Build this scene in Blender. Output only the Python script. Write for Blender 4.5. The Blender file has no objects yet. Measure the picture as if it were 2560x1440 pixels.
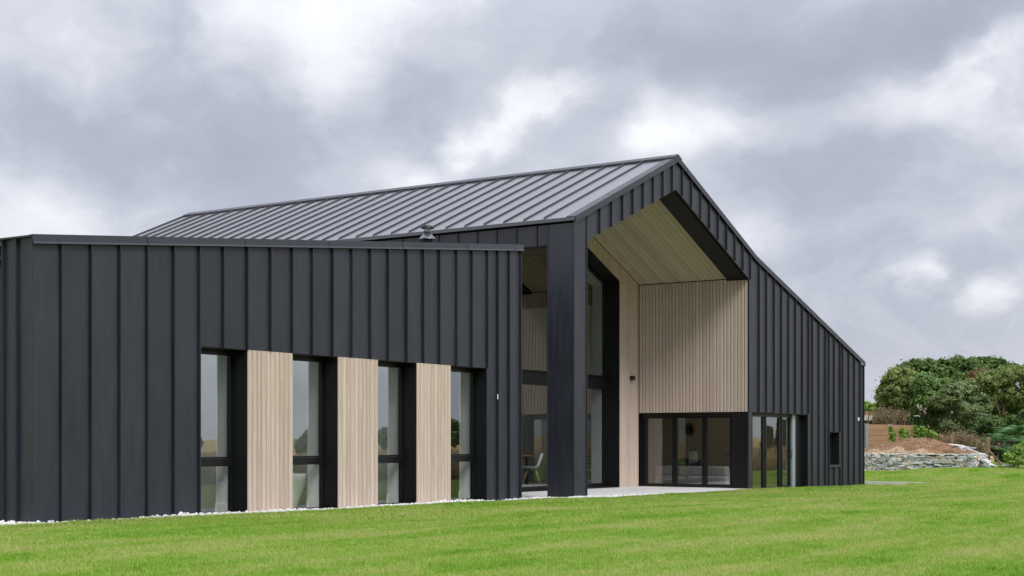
import bpy, bmesh, math, random
import numpy as np
from mathutils import Vector, Matrix, noise

random.seed(7)
RNG = np.random.default_rng(7)
S = bpy.context.scene
COL = S.collection

# ------------------------------------------------------------------ camera
F, TH, HY, EYE = 3626.4, 0.5762, 1105.6, 1.2
CT, ST = math.cos(TH), math.sin(TH)
cam_d = bpy.data.cameras.new('camera')
cam = bpy.data.objects.new('camera', cam_d)
COL.objects.link(cam)
cam.location = (0, 0, EYE)
cam.rotation_euler = (math.radians(90), 0, -math.atan2(CT, ST))
cam_d.sensor_width = 36
cam_d.lens = F / 2560 * 36
cam_d.shift_y = (HY - 720) / 2560
cam_d.clip_start = 0.1
cam_d.clip_end = 3000
S.camera = cam


def ray(px):
    a = (px - 1280) / F
    return CT + ST * a, ST - CT * a


def on_y(px, Y):                      # X of the wall plane Y=const that the survey column px meets
    dx, dy = ray(px)
    return dx * Y / dy


def on_x(px, X):
    dx, dy = ray(px)
    return dy * X / dx


def depth(px, py, Z):                 # a surveyed point at forward distance Z
    dx, dy = ray(px)
    return Vector((dx * Z, dy * Z, EYE + (HY - py) * Z / F))


# ------------------------------------------------------------------ view / world / sun
S.view_settings.view_transform = 'Standard'
S.view_settings.look = 'None'
S.view_settings.gamma = 1
S.view_settings.exposure = 0.85
S.view_settings.use_curve_mapping = False
try:
    S.cycles.max_bounces = 10
    S.cycles.transparent_max_bounces = 16
    S.cycles.use_denoising = True
except Exception:
    pass

SUN_EL, SUN_AZ = math.radians(50), math.radians(203)   # azimuth from +Y towards +X
W = bpy.data.worlds.new('World')
S.world = W
W.use_nodes = True
NT = W.node_tree
NT.nodes.clear()


def nd(tree, kind, **kw):
    n = tree.nodes.new(kind)
    for k, v in kw.items():
        setattr(n, k, v)
    return n


def build_world():
    t = NT
    L = t.links.new
    out = nd(t, 'ShaderNodeOutputWorld')
    bg = nd(t, 'ShaderNodeBackground')
    tc = nd(t, 'ShaderNodeTexCoord')
    D = tc.outputs['Generated']
    sky = nd(t, 'ShaderNodeTexSky', sky_type='NISHITA', sun_disc=False)
    sky.sun_elevation = SUN_EL
    sky.sun_rotation = SUN_AZ
    # cloud space: direction with the vertical stretched a little
    st = nd(t, 'ShaderNodeVectorMath', operation='MULTIPLY')
    st.inputs[1].default_value = (1, 1, 1.55)
    L(D, st.inputs[0])
    wn = nd(t, 'ShaderNodeTexNoise')
    wn.inputs['Scale'].default_value = 7
    wn.inputs['Detail'].default_value = 7
    wn.inputs['Roughness'].default_value = 0.55
    L(st.outputs[0], wn.inputs['Vector'])
    w1 = nd(t, 'ShaderNodeVectorMath', operation='SUBTRACT')
    w1.inputs[1].default_value = (.5, .5, .5)
    L(wn.outputs['Color'], w1.inputs[0])
    w2 = nd(t, 'ShaderNodeVectorMath', operation='SCALE')
    w2.inputs['Scale'].default_value = 0.13
    L(w1.outputs[0], w2.inputs[0])
    wd = nd(t, 'ShaderNodeVectorMath', operation='ADD')
    L(st.outputs[0], wd.inputs[0])
    L(w2.outputs[0], wd.inputs[1])
    # broad fractal cloud cover
    n1 = nd(t, 'ShaderNodeTexNoise')
    n1.inputs['Scale'].default_value = 5.5
    n1.inputs['Detail'].default_value = 9
    n1.inputs['Roughness'].default_value = 0.58
    n1.inputs['Distortion'].default_value = 0.35
    L(wd.outputs[0], n1.inputs['Vector'])
    m1 = nd(t, 'ShaderNodeMath', operation='MULTIPLY_ADD')
    m1.inputs[1].default_value = 0.55
    m1.inputs[2].default_value = 0.225
    L(n1.outputs['Fac'], m1.inputs[0])
    n5 = nd(t, 'ShaderNodeTexNoise')
    n5.inputs['Scale'].default_value = 17
    n5.inputs['Detail'].default_value = 8
    n5.inputs['Roughness'].default_value = 0.56
    n5.inputs['Distortion'].default_value = 0.6
    L(wd.outputs[0], n5.inputs['Vector'])
    m5 = nd(t, 'ShaderNodeMath', operation='MULTIPLY_ADD')
    m5.inputs[1].default_value = 0.5
    m5.inputs[2].default_value = -0.25
    L(n5.outputs['Fac'], m5.inputs[0])
    a5 = nd(t, 'ShaderNodeMath', operation='ADD')
    L(m1.outputs[0], a5.inputs[0])
    L(m5.outputs[0], a5.inputs[1])
    acc = a5.outputs[0]
    # individual cloud masses and breaks: direction, angular radius, thickness
    C = [(820, 60, 240, .20), (905, 10, 180, .16), (780, 170, 150, .14), (600, 30, 220, .14), (240, 160, 170, .10), (60, 60, 240, .07),
         (1400, 235, 120, .32), (1345, 285, 110, .26), (1290, 330, 100, .22), (1205, 365, 110, .30), (1170, 420, 70, .22), (985, 445, 110, .24), (1080, 470, 90, .16), (770, 435, 120, .10),
         (1590, 345, 100, .16), (1665, 315, 110, .18), (1770, 295, 130, .16), (1900, 290, 130, .16), (2050, 268, 140, .18), (1700, 375, 100, .16), (1810, 335, 130, .12),
         (2200, 240, 140, .18), (2330, 200, 130, .18), (2440, 150, 120, .26), (2550, 110, 110, .22), (2480, 250, 150, .18), (2330, 300, 150, .10), (2545, 330, 120, .12),
         (2311, 705, 80, .30), (2360, 730, 60, .16), (2515, 750, 80, .26), (1880, 590, 110, .14), (1960, 610, 80, .08), (100, 575, 260, .19), (5, 435, 80, .18),
         (2420, 570, 150, .08), (1130, 60, 150, .10),
         (1970, 195, 230, -.26), (2160, 130, 230, -.24), (2440, 20, 200, -.28), (2300, 60, 200, -.16), (1720, 60, 230, -.22), (1600, 140, 170, -.20), (1850, 90, 200, -.10),
         (1555, 300, 100, -.18), (1500, 60, 160, -.14), (1950, 420, 180, -.10), (2110, 410, 190, -.12), (2300, 430, 220, -.14), (2030, 500, 170, -.14), (2110, 650, 220, -.18),
         (2370, 640, 170, -.12), (2330, 830, 240, -.14), (2480, 650, 120, -.12), (475, 365, 260, -.26), (250, 370, 200, -.14), (90, 345, 230, -.24), (690, 385, 220, -.26), (560, 450, 160, -.12),
         (1000, 310, 180, -.18), (1070, 230, 140, -.10), (1050, 140, 150, -.14), (350, 70, 170, -.12), (420, 230, 160, -.06), (330, 490, 190, -.14), (640, 250, 160, -.06)]
    for px, py, R, amp in C:
        dx, dy = ray(px)
        v = Vector((dx, dy, (HY - py) / F)).normalized()
        ds = nd(t, 'ShaderNodeVectorMath', operation='DISTANCE')
        ds.inputs[1].default_value = (v.x, v.y, v.z * 1.55)
        L(wd.outputs[0], ds.inputs[0])
        mr = nd(t, 'ShaderNodeMapRange', interpolation_type='SMOOTHERSTEP')
        mr.inputs['From Min'].default_value = 0
        mr.inputs['From Max'].default_value = R / F * 1.45
        mr.inputs['To Min'].default_value = (amp * 1.12 if amp > 0 else amp * .9)
        mr.inputs['To Max'].default_value = 0
        L(ds.outputs['Value'], mr.inputs['Value'])
        ad = nd(t, 'ShaderNodeMath', operation='ADD')
        L(acc, ad.inputs[0])
        L(mr.outputs['Result'], ad.inputs[1])
        acc = ad.outputs[0]
    cr = nd(t, 'ShaderNodeValToRGB')
    e = cr.color_ramp.elements
    e[0].position, e[0].color = 0.02, (.385, .40, .465, 1)
    e[1].position, e[1].color = 0.98, (.95, .96, .99, 1)
    for p, c in ((.30, (.445, .47, .555, 1)), (.48, (.555, .575, .65, 1)), (.66, (.70, .72, .785, 1)), (.80, (.83, .85, .89, 1))):
        k = e.new(p)
        k.color = c
    L(acc, cr.inputs['Fac'])
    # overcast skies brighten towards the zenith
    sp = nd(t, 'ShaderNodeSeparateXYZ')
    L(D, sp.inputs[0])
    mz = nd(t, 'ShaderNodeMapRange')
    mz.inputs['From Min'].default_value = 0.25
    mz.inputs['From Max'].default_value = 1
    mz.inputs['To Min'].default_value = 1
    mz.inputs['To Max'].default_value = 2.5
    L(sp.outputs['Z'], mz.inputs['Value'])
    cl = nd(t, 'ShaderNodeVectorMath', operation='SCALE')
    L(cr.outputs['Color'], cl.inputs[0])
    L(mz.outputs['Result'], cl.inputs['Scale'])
    # clouds are shown at the background strength below: lift them to the sky's scale
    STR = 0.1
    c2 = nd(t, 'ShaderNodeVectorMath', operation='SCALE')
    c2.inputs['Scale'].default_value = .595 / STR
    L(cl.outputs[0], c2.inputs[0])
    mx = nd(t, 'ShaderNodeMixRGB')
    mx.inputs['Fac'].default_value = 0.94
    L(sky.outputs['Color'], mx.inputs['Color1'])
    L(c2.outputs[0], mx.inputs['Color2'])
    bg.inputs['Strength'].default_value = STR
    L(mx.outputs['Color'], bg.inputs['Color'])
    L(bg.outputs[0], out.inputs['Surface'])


build_world()
sun_d = bpy.data.lights.new('sun', 'SUN')
sun = bpy.data.objects.new('sun', sun_d)
COL.objects.link(sun)
sun_d.energy = 1.5
sun_d.angle = math.radians(24)
sun_d.color = (1, .96, .9)
sd = Vector((math.sin(SUN_AZ) * math.cos(SUN_EL), math.cos(SUN_AZ) * math.cos(SUN_EL), math.sin(SUN_EL)))
sun.rotation_euler = sd.to_track_quat('Z', 'Y').to_euler()
sun.location = (0, -30, 60)

# ------------------------------------------------------------------ materials
MATS = {}


def base_mat(name, col, rough=.6, spec=.5, metal=0.0):
    m = bpy.data.materials.new(name)
    m.use_nodes = True
    b = m.node_tree.nodes['Principled BSDF']
    b.inputs['Base Color'].default_value = (*col, 1)
    b.inputs['Roughness'].default_value = rough
    b.inputs['Specular IOR Level'].default_value = spec
    b.inputs['Metallic'].default_value = metal
    MATS[name] = m
    return m, m.node_tree, b


def coords(t, scale=(1, 1, 1), jitter=True):
    g = nd(t, 'ShaderNodeNewGeometry')
    mp = nd(t, 'ShaderNodeVectorMath', operation='MULTIPLY')
    mp.inputs[1].default_value = scale
    t.links.new(g.outputs['Position'], mp.inputs[0])
    if not jitter:
        return mp.outputs[0]
    oi = nd(t, 'ShaderNodeObjectInfo')
    k = nd(t, 'ShaderNodeMath', operation='MULTIPLY')
    k.inputs[1].default_value = 37
    t.links.new(oi.outputs['Random'], k.inputs[0])
    ad = nd(t, 'ShaderNodeVectorMath', operation='ADD')
    t.links.new(mp.outputs[0], ad.inputs[0])
    t.links.new(k.outputs[0], ad.inputs[1])
    return ad.outputs[0]


def noise_node(t, vec, scale, detail=4, rough=.5, dist=0):
    n = nd(t, 'ShaderNodeTexNoise')
    n.inputs['Scale'].default_value = scale
    n.inputs['Detail'].default_value = detail
    n.inputs['Roughness'].default_value = rough
    n.inputs['Distortion'].default_value = dist
    if vec is not None:
        t.links.new(vec, n.inputs['Vector'])
    return n


def ramp(t, fac, stops):
    r = nd(t, 'ShaderNodeValToRGB')
    e = r.color_ramp.elements
    e[0].position, e[0].color = stops[0][0], (*stops[0][1], 1)
    e[1].position, e[1].color = stops[-1][0], (*stops[-1][1], 1)
    for p, c in stops[1:-1]:
        k = e.new(p)
        k.color = (*c, 1)
    t.links.new(fac, r.inputs['Fac'])
    return r.outputs['Color']


def add_bump(t, b, height, strength=.3, dist=.01):
    bp = nd(t, 'ShaderNodeBump')
    bp.inputs['Strength'].default_value = strength
    bp.inputs['Distance'].default_value = dist
    t.links.new(height, bp.inputs['Height'])
    t.links.new(bp.outputs[0], b.inputs['Normal'])
    return bp


def metal_mat(name, col, rough, wave=.6):
    m, t, b = base_mat(name, col, rough, .5)
    v = coords(t)
    oi = nd(t, 'ShaderNodeObjectInfo')
    a = tuple(c * .82 for c in col)
    z = tuple(c * 1.18 for c in col)
    n = noise_node(t, v, 1.3, 5, .6)
    mixf = nd(t, 'ShaderNodeMath', operation='MULTIPLY_ADD')
    mixf.inputs[1].default_value = .5
    t.links.new(oi.outputs['Random'], mixf.inputs[0])
    h = nd(t, 'ShaderNodeMath', operation='MULTIPLY')
    h.inputs[1].default_value = .5
    t.links.new(n.outputs['Fac'], h.inputs[0])
    t.links.new(h.outputs[0], mixf.inputs[2])
    base = ramp(t, mixf.outputs[0], [(.15, a), (.85, z)])
    v2 = coords(t, (9, 9, .7))
    n2 = noise_node(t, v2, 1.5, 6, .65)
    st = ramp(t, n2.outputs['Fac'], [(.35, (.80, .80, .80)), (.6, (1.0, 1.0, 1.0)), (.8, (1.35, 1.34, 1.3))])
    mm = nd(t, 'ShaderNodeMixRGB', blend_type='MULTIPLY')
    mm.inputs['Fac'].default_value = 1
    t.links.new(base, mm.inputs['Color1'])
    t.links.new(st, mm.inputs['Color2'])
    t.links.new(mm.outputs[0], b.inputs['Base Color'])
    r = nd(t, 'ShaderNodeMapRange')
    r.inputs['To Min'].default_value = rough - .12
    r.inputs['To Max'].default_value = rough + .14
    t.links.new(n2.outputs['Fac'], r.inputs['Value'])
    t.links.new(r.outputs[0], b.inputs['Roughness'])
    n3 = noise_node(t, coords(t, (1.6, 1.6, .5)), 1.4, 2, .4)
    n4 = noise_node(t, v, 160, 2, .5)
    ad = nd(t, 'ShaderNodeMath', operation='MULTIPLY_ADD')
    ad.inputs[1].default_value = .004
    t.links.new(n4.outputs['Fac'], ad.inputs[0])
    t.links.new(n3.outputs['Fac'], ad.inputs[2])
    add_bump(t, b, ad.outputs[0], wave, .045)
    return m


metal_mat('zinc', (.026, .029, .040), .40, .85)
metal_mat('roof_zinc', (.042, .044, .056), .27, .10)
_b = MATS['roof_zinc'].node_tree.nodes['Principled BSDF']
_b.inputs['IOR'].default_value = 1.85
_b.inputs['Coat Weight'].default_value = .6
_b.inputs['Coat Roughness'].default_value = .22
_b.inputs['Coat IOR'].default_value = 1.6
base_mat('black_lining', (.006, .0065, .008), .5, .3)
metal_mat('trim', (.031, .033, .043), .38, .3)
base_mat('frame_black', (.007, .0075, .009), .36, .4)
base_mat('wall_core', (.008, .008, .009), .9, .1)
base_mat('white_paint', (.82, .82, .80), .6)
base_mat('grey_paint', (.62, .60, .57), .7)
base_mat('ceramic', (.82, .82, .80), .12)
base_mat('floor_tile', (.30, .29, .27), .35)
base_mat('copper', (.62, .28, .10), .25, .5, 1.0)
base_mat('black_plastic', (.015, .015, .016), .4)
base_mat('white_plastic', (.85, .86, .87), .35)
base_mat('steel', (.42, .46, .50), .45, .5, .6)
base_mat('wire', (.22, .22, .22), .4, .5, .9)
base_mat('cushion', (.05, .05, .055), .9)


def glow():
    m, t, b = base_mat('lamp_glow', (.8, .75, .65), .5)
    b.inputs['Emission Color'].default_value = (1, .78, .5, 1)
    b.inputs['Emission Strength'].default_value = 22


glow()


def fabric():
    m, t, b = base_mat('sofa_fabric', (.52, .50, .48), .95, .2)
    n = noise_node(t, coords(t), 220, 2)
    add_bump(t, b, n.outputs['Fac'], .3, .004)


fabric()


def timber_clad(name, cols, rough=.72):
    m, t, b = base_mat(name, cols[1], rough, .3)
    v = coords(t, (14, 14, .55))
    w = nd(t, 'ShaderNodeTexWave', wave_type='RINGS')
    w.inputs['Scale'].default_value = 1.7
    w.inputs['Distortion'].default_value = 9
    w.inputs['Detail'].default_value = 3
    w.inputs['Detail Scale'].default_value = 1.2
    t.links.new(v, w.inputs['Vector'])
    fine = noise_node(t, coords(t, (120, 120, 2.5)), 1, 4, .6)
    oi = nd(t, 'ShaderNodeObjectInfo')
    a = nd(t, 'ShaderNodeMath', operation='MULTIPLY')
    a.inputs[1].default_value = .33
    t.links.new(w.outputs['Fac'], a.inputs[0])
    c = nd(t, 'ShaderNodeMath', operation='MULTIPLY_ADD')
    c.inputs[1].default_value = .40
    t.links.new(fine.outputs['Fac'], c.inputs[0])
    t.links.new(a.outputs[0], c.inputs[2])
    d = nd(t, 'ShaderNodeMath', operation='MULTIPLY_ADD')
    d.inputs[1].default_value = .34
    t.links.new(oi.outputs['Random'], d.inputs[0])
    t.links.new(c.outputs[0], d.inputs[2])
    t.links.new(ramp(t, d.outputs[0], [(.15, cols[0]), (.5, cols[1]), (.9, cols[2])]), b.inputs['Base Color'])
    add_bump(t, b, c.outputs[0], .35, .004)
    return m


timber_clad('clad_timber', [(.40, .315, .26), (.51, .412, .345), (.60, .505, .435)])
timber_clad('sleeper_timber', [(.17, .105, .055), (.29, .18, .095), (.38, .25, .145)], .85)
timber_clad('table_timber', [(.25, .11, .04), (.38, .17, .06), (.45, .22, .09)], .4)
timber_clad('leg_timber', [(.42, .25, .12), (.52, .32, .16), (.6, .40, .22)], .5)
timber_clad('post_timber', [(.14, .10, .065), (.22, .16, .105), (.30, .23, .16)], .9)
timber_clad('log_timber', [(.22, .13, .07), (.38, .25, .14), (.50, .36, .22)], .9)


def concrete(name, col):
    m, t, b = base_mat(name, col, .75, .3)
    v = coords(t, jitter=False)
    n = noise_node(t, v, 1.2, 8, .65)
    n2 = noise_node(t, v, 45, 4, .6)
    t.links.new(ramp(t, n.outputs['Fac'], [(.3, tuple(c * .86 for c in col)), (.7, tuple(c * 1.08 for c in col))]), b.inputs['Base Color'])
    add_bump(t, b, n2.outputs['Fac'], .25, .004)


concrete('paving', (.57, .57, .575))
concrete('kerb_concrete', (.6, .58, .54))


def glass_mat(name, f0=.085, tint=(.97, .99, .985), wav=.5):
    m = bpy.data.materials.new(name)
    m.use_nodes = True
    t = m.node_tree
    t.nodes.clear()
    L = t.links.new
    out = nd(t, 'ShaderNodeOutputMaterial')
    mix = nd(t, 'ShaderNodeMixShader')
    tr = nd(t, 'ShaderNodeBsdfTransparent')
    tr.inputs['Color'].default_value = (*tint, 1)
    gl = nd(t, 'ShaderNodeBsdfGlossy')
    gl.inputs['Roughness'].default_value = 0.0
    gl.inputs['Color'].default_value = (.93, .97, .97, 1)
    lw = nd(t, 'ShaderNodeLayerWeight')
    lw.inputs['Blend'].default_value = .5
    pw = nd(t, 'ShaderNodeMath', operation='POWER')
    pw.inputs[1].default_value = 5
    L(lw.outputs['Facing'], pw.inputs[0])
    ma = nd(t, 'ShaderNodeMath', operation='MULTIPLY_ADD')
    ma.inputs[1].default_value = 1 - f0
    ma.inputs[2].default_value = f0
    L(pw.outputs[0], ma.inputs[0])
    n = noise_node(t, coords(t, (1, 1, .8)), .9, 1, .4)
    bp = nd(t, 'ShaderNodeBump')
    bp.inputs['Strength'].default_value = wav
    bp.inputs['Distance'].default_value = .012
    L(n.outputs['Fac'], bp.inputs['Height'])
    L(bp.outputs[0], gl.inputs['Normal'])
    L(ma.outputs[0], mix.inputs['Fac'])
    L(tr.outputs[0], mix.inputs[1])
    L(gl.outputs[0], mix.inputs[2])
    L(mix.outputs[0], out.inputs['Surface'])
    MATS[name] = m


glass_mat('glass', .20)
glass_mat('clear_glass', .09, (.97, .99, .985), .4)
glass_mat('solar_glass', .13, (.85, .87, .86), .3)


def leaf_mat(name, cols, trans=.45, rough=.55, patch=1.2):
    m = bpy.data.materials.new(name)
    m.use_nodes = True
    t = m.node_tree
    L = t.links.new
    b = t.nodes['Principled BSDF']
    out = t.nodes['Material Output']
    g = nd(t, 'ShaderNodeNewGeometry')
    n = noise_node(t, g.outputs['Position'], patch, 3, .6)
    a = nd(t, 'ShaderNodeMath', operation='MULTIPLY_ADD')
    a.inputs[1].default_value = .5
    L(g.outputs['Random Per Island'], a.inputs[0])
    k = nd(t, 'ShaderNodeMath', operation='MULTIPLY_ADD')
    k.inputs[1].default_value = 1.3
    k.inputs[2].default_value = -.4
    L(n.outputs['Fac'], k.inputs[0])
    L(k.outputs[0], a.inputs[2])
    col = ramp(t, a.outputs[0], [(.1, cols[0]), (.5, cols[1]), (.95, cols[2])])
    L(col, b.inputs['Base Color'])
    b.inputs['Roughness'].default_value = rough
    b.inputs['Specular IOR Level'].default_value = .35
    tl = nd(t, 'ShaderNodeBsdfTranslucent')
    L(col, tl.inputs['Color'])
    mx = nd(t, 'ShaderNodeMixShader')
    mx.inputs['Fac'].default_value = trans
    L(b.outputs[0], mx.inputs[1])
    L(tl.outputs[0], mx.inputs[2])
    L(mx.outputs[0], out.inputs['Surface'])
    MATS[name] = m


leaf_mat('leaf_pine', [(.05,.10,.024),(.10,.18,.043),(.17,.28,.075)])
leaf_mat('leaf_olive', [(.13,.18,.05),(.235,.31,.085),(.36,.43,.15)])
leaf_mat('leaf_green', [(.10,.18,.05),(.19,.33,.09),(.31,.45,.155)])
leaf_mat('leaf_grey', [(.12,.17,.065),(.22,.30,.12),(.34,.42,.19)])
leaf_mat('leaf_bright', [(.15,.26,.045),(.27,.43,.08),(.42,.58,.16)])
leaf_mat('leaf_fern', [(.07,.17,.055),(.14,.28,.11),(.24,.42,.18)])
leaf_mat('leaf_dry', [(.20,.145,.085),(.31,.23,.14),(.42,.33,.21)])
leaf_mat('leaf_red', [(.20,.13,.06),(.28,.20,.09),(.34,.27,.13)])
leaf_mat('leaf_conifer', [(.015, .035, .012), (.03, .06, .02), (.05, .09, .03)])
leaf_mat('straw', [(.24, .17, .08), (.34, .25, .12), (.45, .36, .19)])
base_mat('petal', (.75, .62, .62), .6)
base_mat('petal_pink', (.55, .08, .30), .6)
timber_clad('bark', [(.12, .095, .06), (.20, .155, .095), (.29, .235, .15)], .95)


def grass_shared(t, fac_random):
    """colour of the lawn: fresh green with mown streaks and dry yellow patches, all in place on the ground"""
    L = t.links.new
    g = nd(t, 'ShaderNodeNewGeometry')
    pos = g.outputs['Position']
    mp = nd(t, 'ShaderNodeMapping')
    mp.inputs['Rotation'].default_value = (0, 0, math.radians(-4))
    mp.inputs['Scale'].default_value = (.20, 1.25, 0)
    L(pos, mp.inputs['Vector'])
    n1 = noise_node(t, mp.outputs[0], .95, 5, .6, .4)
    n2 = noise_node(t, pos, .35, 4, .55)
    n3 = noise_node(t, pos, 3.2, 3, .6)
    s = nd(t, 'ShaderNodeMath', operation='MULTIPLY_ADD')
    s.inputs[1].default_value = 1.15
    s.inputs[2].default_value = -.71
    L(n1.outputs['Fac'], s.inputs[0])
    s2 = nd(t, 'ShaderNodeMath', operation='MULTIPLY_ADD')
    s2.inputs[1].default_value = .65
    L(n2.outputs['Fac'], s2.inputs[0])
    L(s.outputs[0], s2.inputs[2])
    s3 = nd(t, 'ShaderNodeMath', operation='MULTIPLY_ADD')
    s3.inputs[1].default_value = .52
    L(n3.outputs['Fac'], s3.inputs[0])
    L(s2.outputs[0], s3.inputs[2])
    s4 = nd(t, 'ShaderNodeMath', operation='MULTIPLY_ADD')
    s4.inputs[1].default_value = .36
    s4.inputs[2].default_value = 0
    L(fac_random, s4.inputs[0])
    oi = nd(t, 'ShaderNodeObjectInfo')
    s5 = nd(t, 'ShaderNodeMath', operation='MULTIPLY_ADD')
    s5.inputs[1].default_value = .20
    L(oi.outputs['Random'], s5.inputs[0])
    L(s3.outputs[0], s5.inputs[2])
    L(s5.outputs[0], s4.inputs[2])
    return ramp(t, s4.outputs[0], [(.24, (.070, .195, .010)), (.42, (.145, .33, .016)), (.60, (.24, .43, .035)), (.80, (.335, .475, .085)), (.97, (.45, .48, .16))])


def grass_mats():
    m = bpy.data.materials.new('grass_blade')
    m.use_nodes = True
    t = m.node_tree
    L = t.links.new
    b = t.nodes['Principled BSDF']
    out = t.nodes['Material Output']
    g = nd(t, 'ShaderNodeNewGeometry')
    col = grass_shared(t, g.outputs['Random Per Island'])
    L(col, b.inputs['Base Color'])
    b.inputs['Roughness'].default_value = .5
    b.inputs['Specular IOR Level'].default_value = .3
    tl = nd(t, 'ShaderNodeBsdfTranslucent')
    L(col, tl.inputs['Color'])
    mx = nd(t, 'ShaderNodeMixShader')
    mx.inputs['Fac'].default_value = .4
    L(b.outputs[0], mx.inputs[1])
    L(tl.outputs[0], mx.inputs[2])
    L(mx.outputs[0], out.inputs['Surface'])
    MATS['grass_blade'] = m
    m, t, b = base_mat('turf', (.12, .2, .02), .9, .1)
    g = nd(t, 'ShaderNodeNewGeometry')
    n = noise_node(t, g.outputs['Position'], 60, 3, .7)
    col = grass_shared(t, n.outputs['Fac'])
    sh = nd(t, 'ShaderNodeMixRGB', blend_type='MULTIPLY')          # shade between the blades, put into the turf colour
    sh.inputs['Fac'].default_value = 1
    sh.inputs['Color2'].default_value = (.62, .58, .62, 1)
    t.links.new(col, sh.inputs['Color1'])
    t.links.new(sh.outputs[0], b.inputs['Base Color'])
    add_bump(t, b, n.outputs['Fac'], .6, .02)


grass_mats()


def ground_mat(name, stops, scale, bump=.02, rough=.95):
    m, t, b = base_mat(name, stops[0][1], rough, .15)
    v = coords(t, jitter=False)
    n = noise_node(t, v, scale, 9, .65, .3)
    t.links.new(ramp(t, n.outputs['Fac'], stops), b.inputs['Base Color'])
    n2 = noise_node(t, v, scale * 6, 6, .7)
    add_bump(t, b, n2.outputs['Fac'], .9, bump)


ground_mat('field', [(.3, (.22, .15, .06)), (.5, (.34, .24, .10)), (.7, (.46, .35, .15))], .03, .1)
ground_mat('red_soil', [(.3, (.13, .072, .038)), (.5, (.225, .128, .07)), (.7, (.33, .21, .125))], 3.5, .06)
ground_mat('tan_soil', [(.3, (.26, .18, .11)), (.5, (.38, .28, .18)), (.7, (.47, .37, .26))], 4.5, .05)
ground_mat('pebble_bed', [(.3, (.40, .38, .36)), (.7, (.6, .59, .58))], 12, .03)


def stone_mat():
    m, t, b = base_mat('wall_stone', (.3, .3, .3), .85, .3)
    oi = nd(t, 'ShaderNodeObjectInfo')
    c1 = ramp(t, oi.outputs['Random'], [(.0, (.30, .32, .34)), (.2, (.48, .50, .52)), (.42, (.62, .63, .64)), (.6, (.64, .61, .56)), (.74, (.50, .40, .31)), (.84, (.36, .38, .40)), (1, (.64, .64, .62))])
    v = coords(t, (1, 1, 2.2))
    n = noise_node(t, v, 9, 7, .65)
    c2 = ramp(t, n.outputs['Fac'], [(.3, (.66, .66, .67)), (.5, (1.08, 1.07, 1.05)), (.72, (1.3, 1.25, 1.18))])
    mx = nd(t, 'ShaderNodeMixRGB', blend_type='MULTIPLY')
    mx.inputs['Fac'].default_value = 1
    t.links.new(c1, mx.inputs['Color1'])
    t.links.new(c2, mx.inputs['Color2'])
    t.links.new(mx.outputs[0], b.inputs['Base Color'])
    add_bump(t, b, n.outputs['Fac'], .7, .02)
    m, t, b = base_mat('pebble_white', (.8, .79, .78), .55, .4)
    g = nd(t, 'ShaderNodeNewGeometry')
    t.links.new(ramp(t, g.outputs['Random Per Island'], [(0, (.42, .41, .39)), (.25, (.58, .575, .56)), (1, (.72, .72, .715))]), b.inputs['Base Color'])
    n = noise_node(t, g.outputs['Position'], 60, 3)
    add_bump(t, b, n.outputs['Fac'], .3, .01)


stone_mat()


# ------------------------------------------------------------------ mesh helpers
def tag(o, label=None, cat=None, group=None, kind=None):
    if label:
        o['label'] = label
    if cat:
        o['category'] = cat
    if group:
        o['group'] = group
    if kind:
        o['kind'] = kind
    return o


def origin(o):
    v = Vector((0, 0, 0))
    while o is not None:
        v += o.location
        o = o.parent
    return v


def empty(name, loc, label, cat, group=None, rz=0):
    o = bpy.data.objects.new(name, None)
    o.empty_display_size = .2
    o.location = loc
    o.rotation_euler = (0, 0, rz)
    COL.objects.link(o)
    return tag(o, label, cat, group)


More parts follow.
